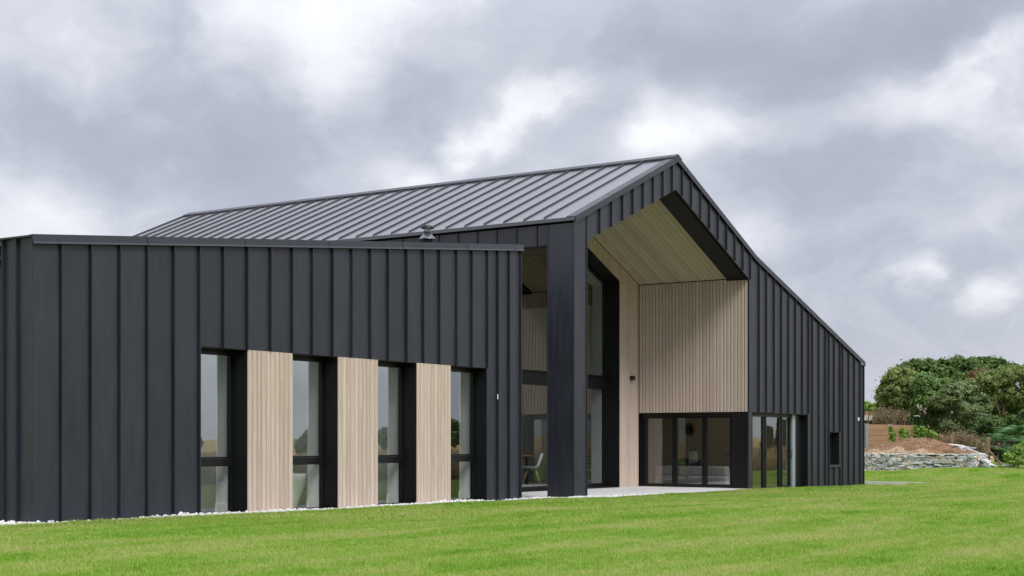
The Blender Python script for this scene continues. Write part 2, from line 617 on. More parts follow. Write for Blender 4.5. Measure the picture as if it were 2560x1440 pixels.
class MB:
    """collects one piece of geometry in world (or, with local=True, in the thing's own) coordinates"""

    def __init__(self):
        self.v, self.f = [], []

    def add(self, vs, fs):
        n = len(self.v)
        self.v += [tuple(p) for p in vs]
        self.f += [tuple(i + n for i in q) for q in fs]
        return self

    def box(self, a, b):
        (x0, y0, z0), (x1, y1, z1) = a, b
        vs = [(x0, y0, z0), (x1, y0, z0), (x1, y1, z0), (x0, y1, z0), (x0, y0, z1), (x1, y0, z1), (x1, y1, z1), (x0, y1, z1)]
        return self.add(vs, [(0, 3, 2, 1), (4, 5, 6, 7), (0, 1, 5, 4), (1, 2, 6, 5), (2, 3, 7, 6), (3, 0, 4, 7)])

    def prism(self, lo, hi):
        n = len(lo)
        return self.add(list(lo) + list(hi), [tuple(range(n))[::-1], tuple(range(n, 2 * n))] + [(i, (i + 1) % n, n + (i + 1) % n, n + i) for i in range(n)])

    def ring(self, outer, inner, fr, d0, d1):
        n = len(outer)
        vs = [fr(u, d0, v) for u, v in outer] + [fr(u, d0, v) for u, v in inner] + [fr(u, d1, v) for u, v in outer] + [fr(u, d1, v) for u, v in inner]
        fs = []
        for i in range(n):
            j = (i + 1) % n
            fs += [(i, j, n + j, n + i), (2 * n + i, 3 * n + i, 3 * n + j, 2 * n + j), (i, 2 * n + i, 2 * n + j, j), (n + i, n + j, 3 * n + j, 3 * n + i)]
        return self.add(vs, fs)

    def tube(self, pts, r, n=8, caps=True):
        pts = [Vector(p) for p in pts]
        rs = r if isinstance(r, (list, tuple)) else [r] * len(pts)
        rows = []
        for i, p in enumerate(pts):
            d = (pts[min(i + 1, len(pts) - 1)] - pts[max(i - 1, 0)]).normalized()
            s = d.cross(Vector((0, 0, 1)))
            if s.length < 1e-3:
                s = d.cross(Vector((1, 0, 0)))
            s.normalize()
            u = s.cross(d)
            rows.append([p + (s * math.cos(2 * math.pi * k / n) + u * math.sin(2 * math.pi * k / n)) * rs[i] for k in range(n)])
        vs = [q for row in rows for q in row]
        fs = []
        for i in range(len(pts) - 1):
            for k in range(n):
                a, b = i * n + k, i * n + (k + 1) % n
                fs.append((a, b, b + n, a + n))
        if caps:
            fs.append(tuple(range(n))[::-1])
            fs.append(tuple((len(pts) - 1) * n + k for k in range(n)))
        return self.add(vs, fs)

    def lathe(self, c, prof, n=24):
        vs, fs = [], []
        for r, z in prof:
            vs += [(c[0] + r * math.cos(2 * math.pi * k / n), c[1] + r * math.sin(2 * math.pi * k / n), c[2] + z) for k in range(n)]
        for i in range(len(prof) - 1):
            for k in range(n):
                a, b = i * n + k, i * n + (k + 1) % n
                fs.append((a, b, b + n, a + n))
        return self.add(vs, fs)

    def build(self, name, mat, parent=None, smooth=False, local=False, bevel=0):
        off = Vector((0, 0, 0)) if (parent is None or local) else origin(parent)
        me = bpy.data.meshes.new(name)
        me.from_pydata([(x - off.x, y - off.y, z - off.z) for x, y, z in self.v], [], self.f)
        bm = bmesh.new()
        bm.from_mesh(me)
        bmesh.ops.recalc_face_normals(bm, faces=bm.faces)
        if bevel:
            bmesh.ops.bevel(bm, geom=bm.edges[:], offset=bevel, segments=2, affect='EDGES', profile=.6)
        bm.to_mesh(me)
        bm.free()
        me.materials.append(MATS[mat])
        if smooth:
            me.shade_smooth()
        o = bpy.data.objects.new(name, me)
        COL.objects.link(o)
        if parent is not None:
            o.parent = parent
        return o


def box(name, a, b, mat, parent=None, bevel=0):
    return MB().box(a, b).build(name, mat, parent, bevel=bevel)


def strip(x0, x1, section, top, bot, fr, breaks=()):
    """extrude a cross-section (list of (u, d), u from x0 to x1) between the curves bot(u) and top(u)"""
    lo = [fr(u, d, bot(u)) for u, d in section]
    hi = [fr(u, d, top(u)) for u, d in section]
    return MB().prism(lo, hi)


RIB, RW, GAP = .046, .012, .017


def panel(x0, x1, top, bot, fr, parent, mat='zinc', breaks=(), rib_left=False, name='cladding_panel', rib=RIB, pan=0.0):
    g = .0015
    a, b = x0 + g, x1 - g
    br = [x for x in breaks if a + .02 < x < b - .03]
    back = [(a, -.034)] + [(x, -.034) for x in br] + [(b, -.034)]
    front = [(b, rib), (b - RW, rib), (b - RW, -.031), (b - RW - GAP, -.031), (b - RW - GAP, pan)] + [(x, pan) for x in br[::-1]] + [(a, pan)]
    if rib_left:
        front = [(b, pan)] + [(x, pan) for x in br[::-1]] + [(a + RW, pan), (a + RW, rib), (a, rib)]
    T = top if callable(top) else (lambda u: top)
    B = bot if callable(bot) else (lambda u: bot)
    if br:
        x = br[0]
        m = strip(a, x, [(a, -.034), (x, -.034), (x, pan), (a, pan)], T, B, fr)
        s2 = [(x, -.034), (b, -.034), (b, rib), (b - RW, rib), (b - RW, -.031), (b - RW - GAP, -.031), (b - RW - GAP, pan), (x, pan)]
        n = len(s2)
        m.prism([fr(u, d, B(u)) for u, d in s2], [fr(u, d, T(u)) for u, d in s2])
        return m.build(name, mat, parent)
    return strip(a, b, back + front, T, B, fr).build(name, mat, parent)


def board(x0, x1, top, bot, fr, parent, th=.024, name='timber_board', mat='clad_timber', gap=.0095):
    a, b = x0 + gap / 2, x1 - gap / 2
    c = .013
    sec = [(a, 0), (b, 0), (b, th - .012), (b - c, th), (a + c, th), (a, th - .012)]
    T = top if callable(top) else (lambda u: top)
    B = bot if callable(bot) else (lambda u: bot)
    return strip(a, b, sec, T, B, fr).build(name, mat, parent)


# ================================================================== TERRAIN
CTRL = [(8, 14.9, .16), (12, 14.9, .155), (17.5, 14.9, .127), (21, 14.9, .10), (24, 14.9, .085), (25.5, 14.9, .05), (27, 14.9, .02), (29, 14.9, .0), (31, 14.9, -.015), (33, 15, -.022), (34.8, 15.1, -.03),
        (38.5, 15.1, -.08), (43, 15.1, -.12), (10, 6.5, .12), (12, 3, .08), (7.4, 9.6, .16), (0, 0, 0.0), (20, 8, .10), (28, 8, .03), (36, 8, -.02), (22, 1, .05),
        (34, 0, .05), (48, 4, .1), (45, 15.7, -.2), (46.4, 14.2, -.12), (43.6, 16, -.15), (46.4, 17, -.13), (47.6, 17, -.08), (47.6, 14.5, -.07), (56, 20, .04), (55.8, 15.2, .22), (56.7, 13.5, .19), (52, 17.5, -.02),
        (51, 12, .1), (60, 8, .2), (70, 15, .3), (70, 30, .3), (50, 25, -.05), (5, 25, .2), (5, 40, .2), (-20, 10, .0), (30, -15, 0), (60, -10, .1), (0, -20, 0), (46, 30, -.1)]
CX = np.array([c[0] for c in CTRL], float)
CY = np.array([c[1] for c in CTRL], float)
CZ = np.array([c[2] for c in CTRL], float)


def lawn_z(x, y):
    x = np.asarray(x, float)
    y = np.asarray(y, float)
    d2 = (x[..., None] - CX) ** 2 + (y[..., None] - CY) ** 2
    w = 1 / (d2 + .8) ** 1.6
    z = (w * CZ).sum(-1) / w.sum(-1)
    z = z - .20 * np.clip((x - 44.2) / 2.4, 0, 1) * (x < 46.8) * np.clip((y - 14.1) / 1.2, 0, 1)
    z = z - .035
    return z + .012 * np.sin(x * 1.1 + y * .7) * np.sin(y * .9 - x * .3)


def make_lawn():
    xs = sorted(set(list(np.arange(-30, 84, 1.0)) + [11.9, 29.5, 43.3, 46.6, 46.79, 46.81]))
    ys = sorted(set(list(np.arange(-24, 46, 1.0)) + [14.95, 15.2]))
    gx, gy = np.meshgrid(xs, ys, indexing='ij')
    gz = lawn_z(gx, gy)
    nx, ny = gx.shape
    vs = np.stack([gx.ravel(), gy.ravel(), gz.ravel()], 1)
    fs = []
    for i in range(nx - 1):
        for j in range(ny - 1):
            cx, cy = (xs[i] + xs[i + 1]) / 2, (ys[j] + ys[j + 1]) / 2
            if 11.9 < cx < 29.5 and cy > 14.95:
                continue
            if 29.5 < cx < 43.3 and cy > 15.2:
                continue
            if 11.9 < cx < 43.3 and cy > 15.2:
                continue
            a = i * ny + j
            fs.append((a, a + ny, a + ny + 1, a + 1))
    me = bpy.data.meshes.new('lawn')
    me.from_pydata(vs.tolist(), [], fs)
    me.materials.append(MATS['turf'])
    me.shade_smooth()
    o = bpy.data.objects.new('lawn', me)
    COL.objects.link(o)
    tag(o, kind='structure')


make_lawn()


def make_far_ground():
    rs = [60, 90, 130, 190, 280, 420, 650, 1000]
    n = 64
    vs, fs = [(25, 10, -.6)], []
    for r in rs:
        for k in range(n):
            a = 2 * math.pi * k / n
            x, y = 25 + r * math.cos(a), 10 + r * math.sin(a)
            h = -.6
            if r > 190:
                h += (r - 190) * .018 * (.55 + .45 * math.sin(a * 3 + 1) + .3 * math.sin(a * 7))
            vs.append((x, y, h))
    for k in range(n):
        fs.append((0, 1 + k, 1 + (k + 1) % n))
    for i in range(len(rs) - 1):
        for k in range(n):
            a, b = 1 + i * n + k, 1 + i * n + (k + 1) % n
            fs.append((a, a + n, b + n, b))
    me = bpy.data.meshes.new('field')
    me.from_pydata(vs, [], fs)
    me.materials.append(MATS['field'])
    me.shade_smooth()
    o = bpy.data.objects.new('field', me)
    COL.objects.link(o)
    tag(o, kind='structure')


make_far_ground()

# ================================================================== THE HOUSE
XA, YA, XB, YB = 12.3375, 15.3968, 25.7906, 15.245
WE = 23.985                                   # right end of the low wing
house = empty('house', (24, 20, 0), 'modern dark metal clad house with a gabled porch and a low sloping wing', 'house')


def frA(u, d, v):
    return (u, YA - d, v)


def frL(u, d, v):                             # faces -X on the wing's return
    return (XA - d, u, v)


def wing_top(x):
    return 3.765 + .1026 * (x - XA)


WIN = [(XA + 2.9535, XA + 3.9585), (XA + 4.9815, XA + 6.0865), (XA + 7.1425, XA + 8.2435), (XA + 9.2795, XA + 10.4815)]
HEAD = 2.606
CORE = .037


def build_wing():
    wall = MB()
    y0, y1 = YA + CORE, YA + .33

    def pier(a, b, z0, z1a, z1b):
        wall.prism([(a, y0, z0), (b, y0, z0), (b, y1, z0), (a, y1, z0)], [(a, y0, z1a), (b, y0, z1b), (b, y1, z1b), (a, y1, z1a)])
    pier(XA + CORE, WIN[0][0] - .02, -.2, wing_top(XA), wing_top(WIN[0][0]))
    pier(WIN[3][1] + .02, WE - .002, -.2, wing_top(WIN[3][1]), wing_top(WE))
    pier(WIN[0][0] - .02, WIN[3][1] + .02, HEAD + .02, wing_top(WIN[0][0]), wing_top(WIN[3][1]))
    for k in range(3):
        pier(WIN[k][1] + .02, WIN[k + 1][0] - .02, -.2, HEAD + .02, HEAD + .02)
    w = wall.build('wing_wall', 'wall_core', house)
    # front cladding: surveyed seam positions
    seams = [XA] + [on_y(p, YA) for p in (152, 226, 298, 367, 433)] + [WIN[0][0]]
    for a, b in zip(seams[:-1], seams[1:]):
        panel(a, b, wing_top, -.15, frA, w)
    seams = [WIN[0][0]] + [on_y(p, YA) for p in (557, 617, 675, 729, 779, 830, 878, 924, 969, 1015, 1057, 1097, 1140, 1178)] + [WIN[3][1]]
    for a, b in zip(seams[:-1], seams[1:]):
        panel(a, b, wing_top, HEAD, frA, w)
    seams = [WIN[3][1]] + [on_y(p, YA) for p in (1243, 1271)] + [WE]
    for a, b in zip(seams[:-1], seams[1:]):
        panel(a, b, wing_top, -.15, frA, w)
    # left return, then a recessed dark door
    for a, b in ((YA + .004, YA + .30), (YA + .30, YA + .575)):
        panel(a, b, 3.85, -.15, frL, w, rib_left=False)
    panel(YA + 1.9, YA + 2.4, 3.85, -.15, frL, w)
    panel(YA + 2.4, YA + 2.9, 3.85, -.15, frL, w)
    rw = MB().box((XA + CORE, YA + .34, -.2), (XA + .3, YA + .575, 3.80))
    rw.build('return_wall', 'wall_core', house)
    box('return_wall', (XA + CORE, YA + 1.9, -.2), (XA + .3, YA + 8, 3.80), 'zinc', house)
    box('return_lintel', (XA + CORE, YA + .577, 3.62), (XA + .3, YA + 1.898, 3.80), 'wall_core', house)
    sd_ = box('return_door', (XA + .2, YA + .58, 0), (XA + .26, YA + 1.895, 3.6), 'frame_black', house)
    box('drip_edge', (XA - .05, YA + .58, 3.60), (XA + CORE - .002, YA + 1.895, 3.635), 'trim', house)
    MB().prism([(XA - .05, YA - .005, 3.852), (XA + .3, YA - .005, 3.852), (XA + .3, YA + 8, 3.852), (XA - .05, YA + 8, 3.852)],
               [(XA - .05, YA - .005, 3.875), (XA + .3, YA - .005, 3.878), (XA + .3, YA + 8, 3.878), (XA - .05, YA + 8, 3.875)]).build('coping', 'trim', house)
    # sloping coping in lapped lengths
    js = [12.300] + [on_y(p, YA) for p in (363, 607, 818, 1002, 1165, 1283)] + [24.06]
    cop = MB().prism([(XA + .03, YA + .001, wing_top(XA) + .003), (WE, YA + .001, wing_top(WE) + .003), (WE, YA + .35, wing_top(WE) + .003), (XA + .03, YA + .35, wing_top(XA) + .003)],
                     [(XA + .03, YA + .001, wing_top(XA) + .10), (WE, YA + .001, wing_top(WE) + .10), (WE, YA + .35, wing_top(WE) + .09), (XA + .03, YA + .35, wing_top(XA) + .09)]).build('parapet', 'wall_core', house)
    for a, b in zip(js[:-1], js[1:]):
        a2, b2 = a + .007, b - .007
        sec = [(-.062, -.001), (-.050, -.004), (-.036, .122), (.36, .105), (.36, .095), (-.0, .108)]
        lo = [(a2, YA + y, wing_top(a2) + z) for y, z in sec]
        hi = [(b2, YA + y, wing_top(b2) + z) for y, z in sec]
        MB().prism(lo, hi).build('coping_length', 'trim', cop)
    # roof, end wall, back wall
    for ya, yb_ in ((.36, .70), (1.75, 6.5)):  # slot left open for the added skylight
        MB().prism([(XA + .3, YA + ya, wing_top(XA) - .25), (WE, YA + ya, wing_top(WE) - .25), (WE, YA + yb_, wing_top(WE) - .25), (XA + .3, YA + yb_, wing_top(XA) - .25)],
                   [(XA + .3, YA + ya, wing_top(XA) - .1), (WE, YA + ya, wing_top(WE) - .1), (WE, YA + yb_, wing_top(WE) - .1), (XA + .3, YA + yb_, wing_top(XA) - .1)]).build('wing_roof', 'roof_zinc', house)
    MB().prism([(XA + .3, YA + .701, wing_top(XA) - .14), (WE, YA + .701, wing_top(WE) - .14), (WE, YA + 1.749, wing_top(WE) - .14), (XA + .3, YA + 1.749, wing_top(XA) - .14)],
               [(XA + .3, YA + .701, wing_top(XA) - .13), (WE, YA + .701, wing_top(WE) - .13), (WE, YA + 1.749, wing_top(WE) - .13), (XA + .3, YA + 1.749, wing_top(XA) - .13)]).build('added_rooflight', 'glass', house)  # unseen skylight, added to brighten the rooms behind the windows
    MB().prism([(WE - .3, YA + .34, -.2), (WE - .002, YA + .34, -.2), (WE - .002, YA + 6.5, -.2), (WE - .3, YA + 6.5, -.2)],
               [(WE - .3, YA + .34, 4.6), (WE - .002, YA + .34, 4.6), (WE - .002, YA + 6.5, 4.6), (WE - .3, YA + 6.5, 4.6)]).build('end_wall', 'zinc', house)
    box('back_wall', (XA + .3, YA + 6.2, -.2), (WE - .3, YA + 6.5, 3.5), 'zinc', house)
    box('link_wall', (WE, 19.2, -.2), (XB + .02, YA + 6.5, 3.4), 'zinc', house)
    # interior shell
    box('wing_floor', (XA + .3, YA + .34, -.1), (WE - .3, YA + 6.2, .10), 'floor_tile', house)
    box('wing_ceiling', (XA + .3, YA + .34, 2.72), (WE - .3, YA + .70, 2.8), 'white_paint', house)
    box('wing_ceiling', (XA + .3, YA + 1.75, 2.72), (WE - .3, YA + 6.2, 2.8), 'white_paint', house)
    for yy in (.68, 1.75):  # white shaft sides of the added skylight
        MB().prism([(XA + .31, YA + yy, 2.802), (WE - .31, YA + yy, 2.802), (WE - .31, YA + yy + .02, 2.802), (XA + .31, YA + yy + .02, 2.802)],
                   [(XA + .31, YA + yy, wing_top(XA) - .255), (WE - .31, YA + yy, wing_top(WE) - .255), (WE - .31, YA + yy + .02, wing_top(WE) - .255), (XA + .31, YA + yy + .02, wing_top(XA) - .255)]).build('added_rooflight_lining', 'white_paint', house)
    box('inner_wall', (XA + .35, YA + 3.6, .10), (WE - .35, YA + 3.7, 2.72), 'grey_paint', house)
    # windows, linings and timber piers
    for k, (a, b) in enumerate(WIN):
        fw = MB()
        yF = YA + .262
        A, B, Z0, Z1 = a + .012, b - .012, .09, HEAD - .012

        def fr(u, d, v):
            return (u, yF + .07 - d, v)
        lin = MB()
        lin.ring([(a - .018, -.15), (b + .018, -.15), (b + .018, HEAD + .018), (a - .018, HEAD + .018)], [(a + .01, .07), (b - .01, .07), (b - .01, HEAD - .01), (a + .01, HEAD - .01)],
                 lambda u, d, v: (u, YA + .33 - d, v), 0, .325)
        lin.build('window_reveal', 'black_lining', house)
        fo = MB().ring([(A, Z0), (B, Z0), (B, Z1), (A, Z1)], [(A + .03, Z0 + .04), (B - .03, Z0 + .04), (B - .03, Z1 - .045), (A + .03, Z1 - .045)], fr, -.02, .05).build('window', 'frame_black', house)
        MB().box((A + .032, yF + .004, .835), (B - .032, yF + .085, .951)).build('transom', 'frame_black', fo, bevel=.006)
        MB().ring([(A + .032, .953), (B - .032, .953), (B - .032, Z1 - .047), (A + .032, Z1 - .047)], [(A + .06, .978), (B - .06, .978), (B - .06, Z1 - .075), (A + .06, Z1 - .075)], fr, -.01, .055).build('sash', 'frame_black', fo)
        box('pane', (A + .058, yF + .04, .975), (B - .058, yF + .046, Z1 - .073), 'glass', fo)
        box('pane', (A + .028, yF + .04, Z0 + .035), (B - .028, yF + .046, .838), 'clear_glass', fo)
        # white inner reveals either side, with skirting
        for s, xx in ((-1, a), (1, b)):
            x0, x1 = (xx - .05, xx + .022) if s < 0 else (xx - .022, xx + .05)
            jb = box('inner_reveal', (x0, YA + .352, .10), (x1, YA + .62, 2.72), 'white_paint', house)
            box('skirting', (x0 - (.0 if s < 0 else .012), YA + .36, .101), (x1 + (.012 if s < 0 else 0), YA + .632, .26), 'white_paint', jb)
    for k in range(3):
        a, b = WIN[k][1], WIN[k + 1][0]
        tp = box('timber_pier', (a + .002, YA - .004, -.15), (b - .002, YA + CORE - .002, HEAD - .004), 'wall_core', house)
        n = 10
        for i in range(n):
            w_ = (b - a) / n
            board(a + i * w_, a + (i + 1) * w_, HEAD - .004, -.12, lambda u, d, v: (u, YA - .005 - d, v), tp)
        # inner lining of the pier
        box('inner_wall', (a + .05, YA + .5, .10), (b - .05, YA + .62, 2.72), 'white_paint', house)
    box('inner_wall', (XA + .35, YA + .5, .10), (WIN[0][0] - .05, YA + .62, 2.72), 'white_paint', house)
    box('inner_wall', (WIN[3][1] + .05, YA + .5, .10), (WE - .35, YA + .62, 2.72), 'white_paint', house)
    # partitions
    for x in (XA + 4.5, XA + 7.0, XA + 9.0):
        box('inner_wall', (x, YA + .63, .10), (x + .1, YA + 3.6, 2.72), 'white_paint', house)
    # a bright clip on a seam
    xs = on_y(1238.5, YA)
    box('seam_clip', (xs - .006, YA - .055, 2.02), (xs + .012, YA - RIB - .001, 2.12), 'white_plastic', house)


build_wing()


def build_flue():
    c = (on_y(1068.5, 17.0), 17.0, 0)
    f = MB().lathe(c, [(.095, 4.4), (.095, 5.205), (.075, 5.21), (.075, 5.355), (.0, 5.356)], 24).build('flue', 'zinc', house, True)
    MB().lathe(c, [(.088, 5.30), (.165, 5.215), (.168, 5.205), (.09, 5.205)], 24).build('storm_collar', 'roof_zinc', f)
    m = MB()
    for k in range(18):
        a = 2 * math.pi * k / 18
        for s in (-1, 1):
            b = a + s * .35
            m.tube([(c[0] + .072 * math.cos(a), c[1] + .072 * math.sin(a), 5.354), (c[0] + .072 * math.cos(b), c[1] + .072 * math.sin(b), 5.425)], .004, 4)
    o = m.build('mesh_guard', 'steel', f)
    o['kind'] = 'stuff'
    MB().lathe(c, [(.0, 5.42), (.128, 5.42), (.136, 5.432), (.13, 5.45), (.085, 5.456), (.082, 5.475), (.0, 5.48)], 24).build('cowl', 'black_plastic', f, False)


build_flue()

# ------------------------------------------------------------------ gabled main part
XR, ZR, ZE = 30.493, 7.866, 5.861
XK, ZK, XE, ZEND = 35.07, 6.02, 43.282, 3.667
DEEP = 15.9                                        # length of the ridge
YF = YB + DEEP


def roof_z(x):
    if x <= XR:
        return ZE + (ZR - ZE) * (x - XB) / (XR - XB)
    if x <= XK:
        return ZR + (ZK - ZR) * (x - XR) / (XK - XR)
    return ZK + (ZEND - ZK) * (x - XK) / (XE - XK)


TRIM = .125                                        # visible depth of the verge flashing


def top_z(x):
    return roof_z(x) - .10


OL, OR = 26.312, 34.70                             # porch opening
OPK, OSL = 7.105, .405


def open_z(x):
    return OPK - OSL * abs(x - XR)


def frB(u, d, v):
    return (u, YB - d, v)


HB = 1.99
SX = 34.711                                        # porch side wall
YP = 18.458                                        # porch back wall
DR = on_y(2020, YB)                                # right jamb of the front glazing


def build_gable():
    # backing of the gable: fascia strip over the porch, then the right-hand wall
    def pr(pts, y0, y1, nm='gable_wall', mat='wall_core'):
        return MB().prism([(x, y0, z) for x, z in pts], [(x, y1, z) for x, z in pts]).build(nm, mat, house)
    g1 = pr([(OL, open_z(OL)), (XR, OPK), (OR, open_z(OR)), (OR, top_z(OR)), (XR, top_z(XR)), (OL, top_z(OL))], YB + CORE, YB + .10, 'gable_fascia')
    a0 = OR + .001
    wl, wr, wz0, wz1 = on_y(2071, YB), on_y(2098.5, YB), .53, 1.51
    pr([(a0, HB), (DR, HB), (DR, top_z(DR)), (XK, top_z(XK)), (a0, top_z(a0))], YB + CORE, YB + .3)
    pr([(DR, -.4), (wl, -.4), (wl, top_z(wl)), (DR, top_z(DR))], YB + CORE, YB + .3)
    pr([(wl, -.4), (wr, -.4), (wr, wz0), (wl, wz0)], YB + CORE, YB + .3)
    pr([(wl, wz1), (wr, wz1), (wr, top_z(wr)), (wl, top_z(wl))], YB + CORE, YB + .3)
    g2 = pr([(wr, -.4), (XE - CORE, -.4), (XE - CORE, top_z(XE)), (wr, top_z(wr))], YB + CORE, YB + .3)
    # cladding over the porch arch
    s = [OL] + [on_y(p, YB) for p in (1497.5, 1526.7, 1554.5, 1580.5, 1606, 1631, 1655.5, 1679, 1704, 1727, 1750, 1772, 1793.7, 1815, 1835.5, 1855.7)] + [OR + .02]
    for a, b in zip(s[:-1], s[1:]):
        panel(a, b, top_z, lambda u: min(open_z(u), 99) if u < OR else open_z(OR), frB, g1, breaks=(XR,))
    s = [OR + .021] + [on_y(p, YB) for p in (1896.2, 1914.7, 1934, 1952.2, 1970.1, 1987.3, 2004.4)] + [DR]
    for a, b in zip(s[:-1], s[1:]):
        panel(a, b, top_z, HB, frB, g2, breaks=(XK,))
    s = [DR] + [on_y(p, YB) for p in (2029.5, 2045.9, 2062)] + [wl]
    for a, b in zip(s[:-1], s[1:]):
        panel(a, b, top_z, -.35, frB, g2)
    wm = on_y(2084.2, YB)
    for a, b in ((wl, wm), (wm, wr)):
        panel(a, b, top_z, wz1, frB, g2)
        panel(a, b, wz0 - .06, -.35, frB, g2)
    s = [wr] + [on_y(p, YB) for p in (2105.5, 2120.6, 2134.6, 2148.8)] + [XE]
    for a, b in zip(s[:-1], s[1:]):
        panel(a, b, top_z, -.35, frB, g2)
    # slit window
    sw = MB().ring([(wl + .002, wz0), (wr - .002, wz0), (wr - .002, wz1 - .002), (wl + .002, wz1 - .002)], [(wl + .025, wz0 + .025), (wr - .025, wz0 + .025), (wr - .025, wz1 - .025), (wl + .025, wz1 - .025)], frB, -.29, -.002).build('slit_window', 'black_lining', house)
    MB().ring([(wl + .03, wz0 + .03), (wr - .03, wz0 + .03), (wr - .03, wz1 - .03), (wl + .03, wz1 - .03)], [(wl + .09, wz0 + .09), (wr - .09, wz0 + .09), (wr - .09, wz1 - .09), (wl + .09, wz1 - .09)], frB, -.28, -.20).build('frame', 'frame_black', sw)
    box('pane', (wl + .085, YB + .24, wz0 + .085), (wr - .085, YB + .246, wz1 - .085), 'glass', sw)
    MB().prism([(wl - .02, YB - .05, wz0 - .058), (wr + .02, YB - .05, wz0 - .058), (wr + .02, YB + .0, wz0 - .058), (wl - .02, YB + .0, wz0 - .058)],
               [(wl - .02, YB - .05, wz0 - .012), (wr + .02, YB - .05, wz0 - .012), (wr + .02, YB + .0, wz0 - .003), (wl - .02, YB + .0, wz0 - .003)]).build('sill', 'trim', sw)
    # sensor box near the far corner
    xs = on_y(2141, YB)
    box('sensor_box', (xs - .03, YB - .085, 1.85), (xs + .035, YB - RIB - .002, 1.95), 'white_plastic', house, bevel=.008)
    # verge flashing in lengths
    def verge(x0, x1, z=.0):
        a, b = x0 + .007, x1 - .007
        sec = [(-.06, -.125), (-.048, -.125), (-.048, -.004), (.16, .006), (.16, .018), (-.06, .012)]
        lo = [(a, YB + y, roof_z(a) + w_) for y, w_ in sec]
        hi = [(b, YB + y, roof_z(b) + w_) for y, w_ in sec]
        MB().prism(lo, hi).build('verge_length', 'trim', g1)
    js = [XB - .02] + [on_y(p, YB) for p in (1527, 1615, 1683)] + [XR]
    for a, b in zip(js[:-1], js[1:]):
        verge(a, b)
    js = [XR, on_y(1712, YB), 32.6, XK]
    for a, b in zip(js[:-1], js[1:]):
        verge(a, b)
    js = [XK, 37.9, 40.7, XE + .05]
    for a, b in zip(js[:-1], js[1:]):
        verge(a, b)


build_gable()


def build_column():
    c = box('corner_pier', (XB + .004, YB + .004, -.2), (OL - .004, YB + .612, ZE - .14), 'wall_core', house)
    # front face: one tray with a folded right-hand edge; left face: one plain tray
    strip(0, 0, [(XB + .002, -.003), (OL, -.003), (OL, .034), (OL - .014, .034), (OL - .014, .012), (XB + .016, .012), (XB + .016, .02), (XB + .002, .02)],
          top_z, lambda u: -.1, frB).build('cladding_panel', 'zinc', c)
    def frS(u, d, v):
        return (XB - d, u, v)
    strip(0, 0, [(YB - .01, -.003), (YB + .616, -.003), (YB + .616, .03), (YB + .604, .03), (YB + .604, .010), (YB + .004, .010), (YB + .004, .018), (YB - .01, .018)],
          lambda u: ZE - .13, lambda u: -.1, frS).build('cladding_panel', 'zinc', c)
    box('pier_lining', (OL - .003, YB + .02, -.1), (OL + .012, YB + .612, open_z(OL) - .02), 'black_lining', c)
    box('pier_lining', (XB + .01, YB + .6125, -.1), (OL - .01, YB + .626, 5.31), 'black_lining', c)
    # header and long side wall of the main part
    hd = box('side_wall', (XB + .037, YB + .63, 5.31), (XB + .3, YP - .001, ZE - .14), 'wall_core', house)
    sw = box('side_wall', (XB + .037, YP, -.3), (XB + .3, YF, ZE - .14), 'wall_core', house)
    u = YB + .62
    first = True
    while u < YF - .3:
        b = YB + .8987 if first else min(u + .5045, YF)
        first = False
        panel(u, b, ZE - .13, 5.31 if u < YP - .2 else (3.3 if YP - .3 < u < YA + 6.6 else -.2), frS, hd if u < YP - .2 else sw, rib=.028)
        u = b
    box('header_lining', (XB + .01, YB + .63, 5.295), (XB + .3, YP - .002, 5.308), 'black_lining', house)
    # far gable end, right-hand wall
    for P in ([(XB + .3, -.3), (26.6, -.3), (26.6, ZE - .1), (XB + .3, ZE - .1)], [(SX - .8, -.3), (XE - .02, -.3), (XE - .02, 3.5), (XK, ZK - .2), (SX - .8, ZK - .1)],
              [(26.602, 4.4), (SX - .802, 4.4), (SX - .802, ZK - .1), (XR, ZR - .2), (26.602, ZE - .1)]):
        MB().prism([(x, YF - .3, z) for x, z in P], [(x, YF, z) for x, z in P]).build('far_wall', 'zinc', house)
    rw = box('end_wall', (XE - .3, YB + .31, -.4), (XE - .04, YF - .31, ZEND - .12), 'wall_core', house)
    u = YB
    while u < YF - .3:
        panel(u, min(u + .5, YF), ZEND - .12, -.4, lambda a, d, v: (XE - .003 + d, a, v), rw)
        u += .5


build_column()


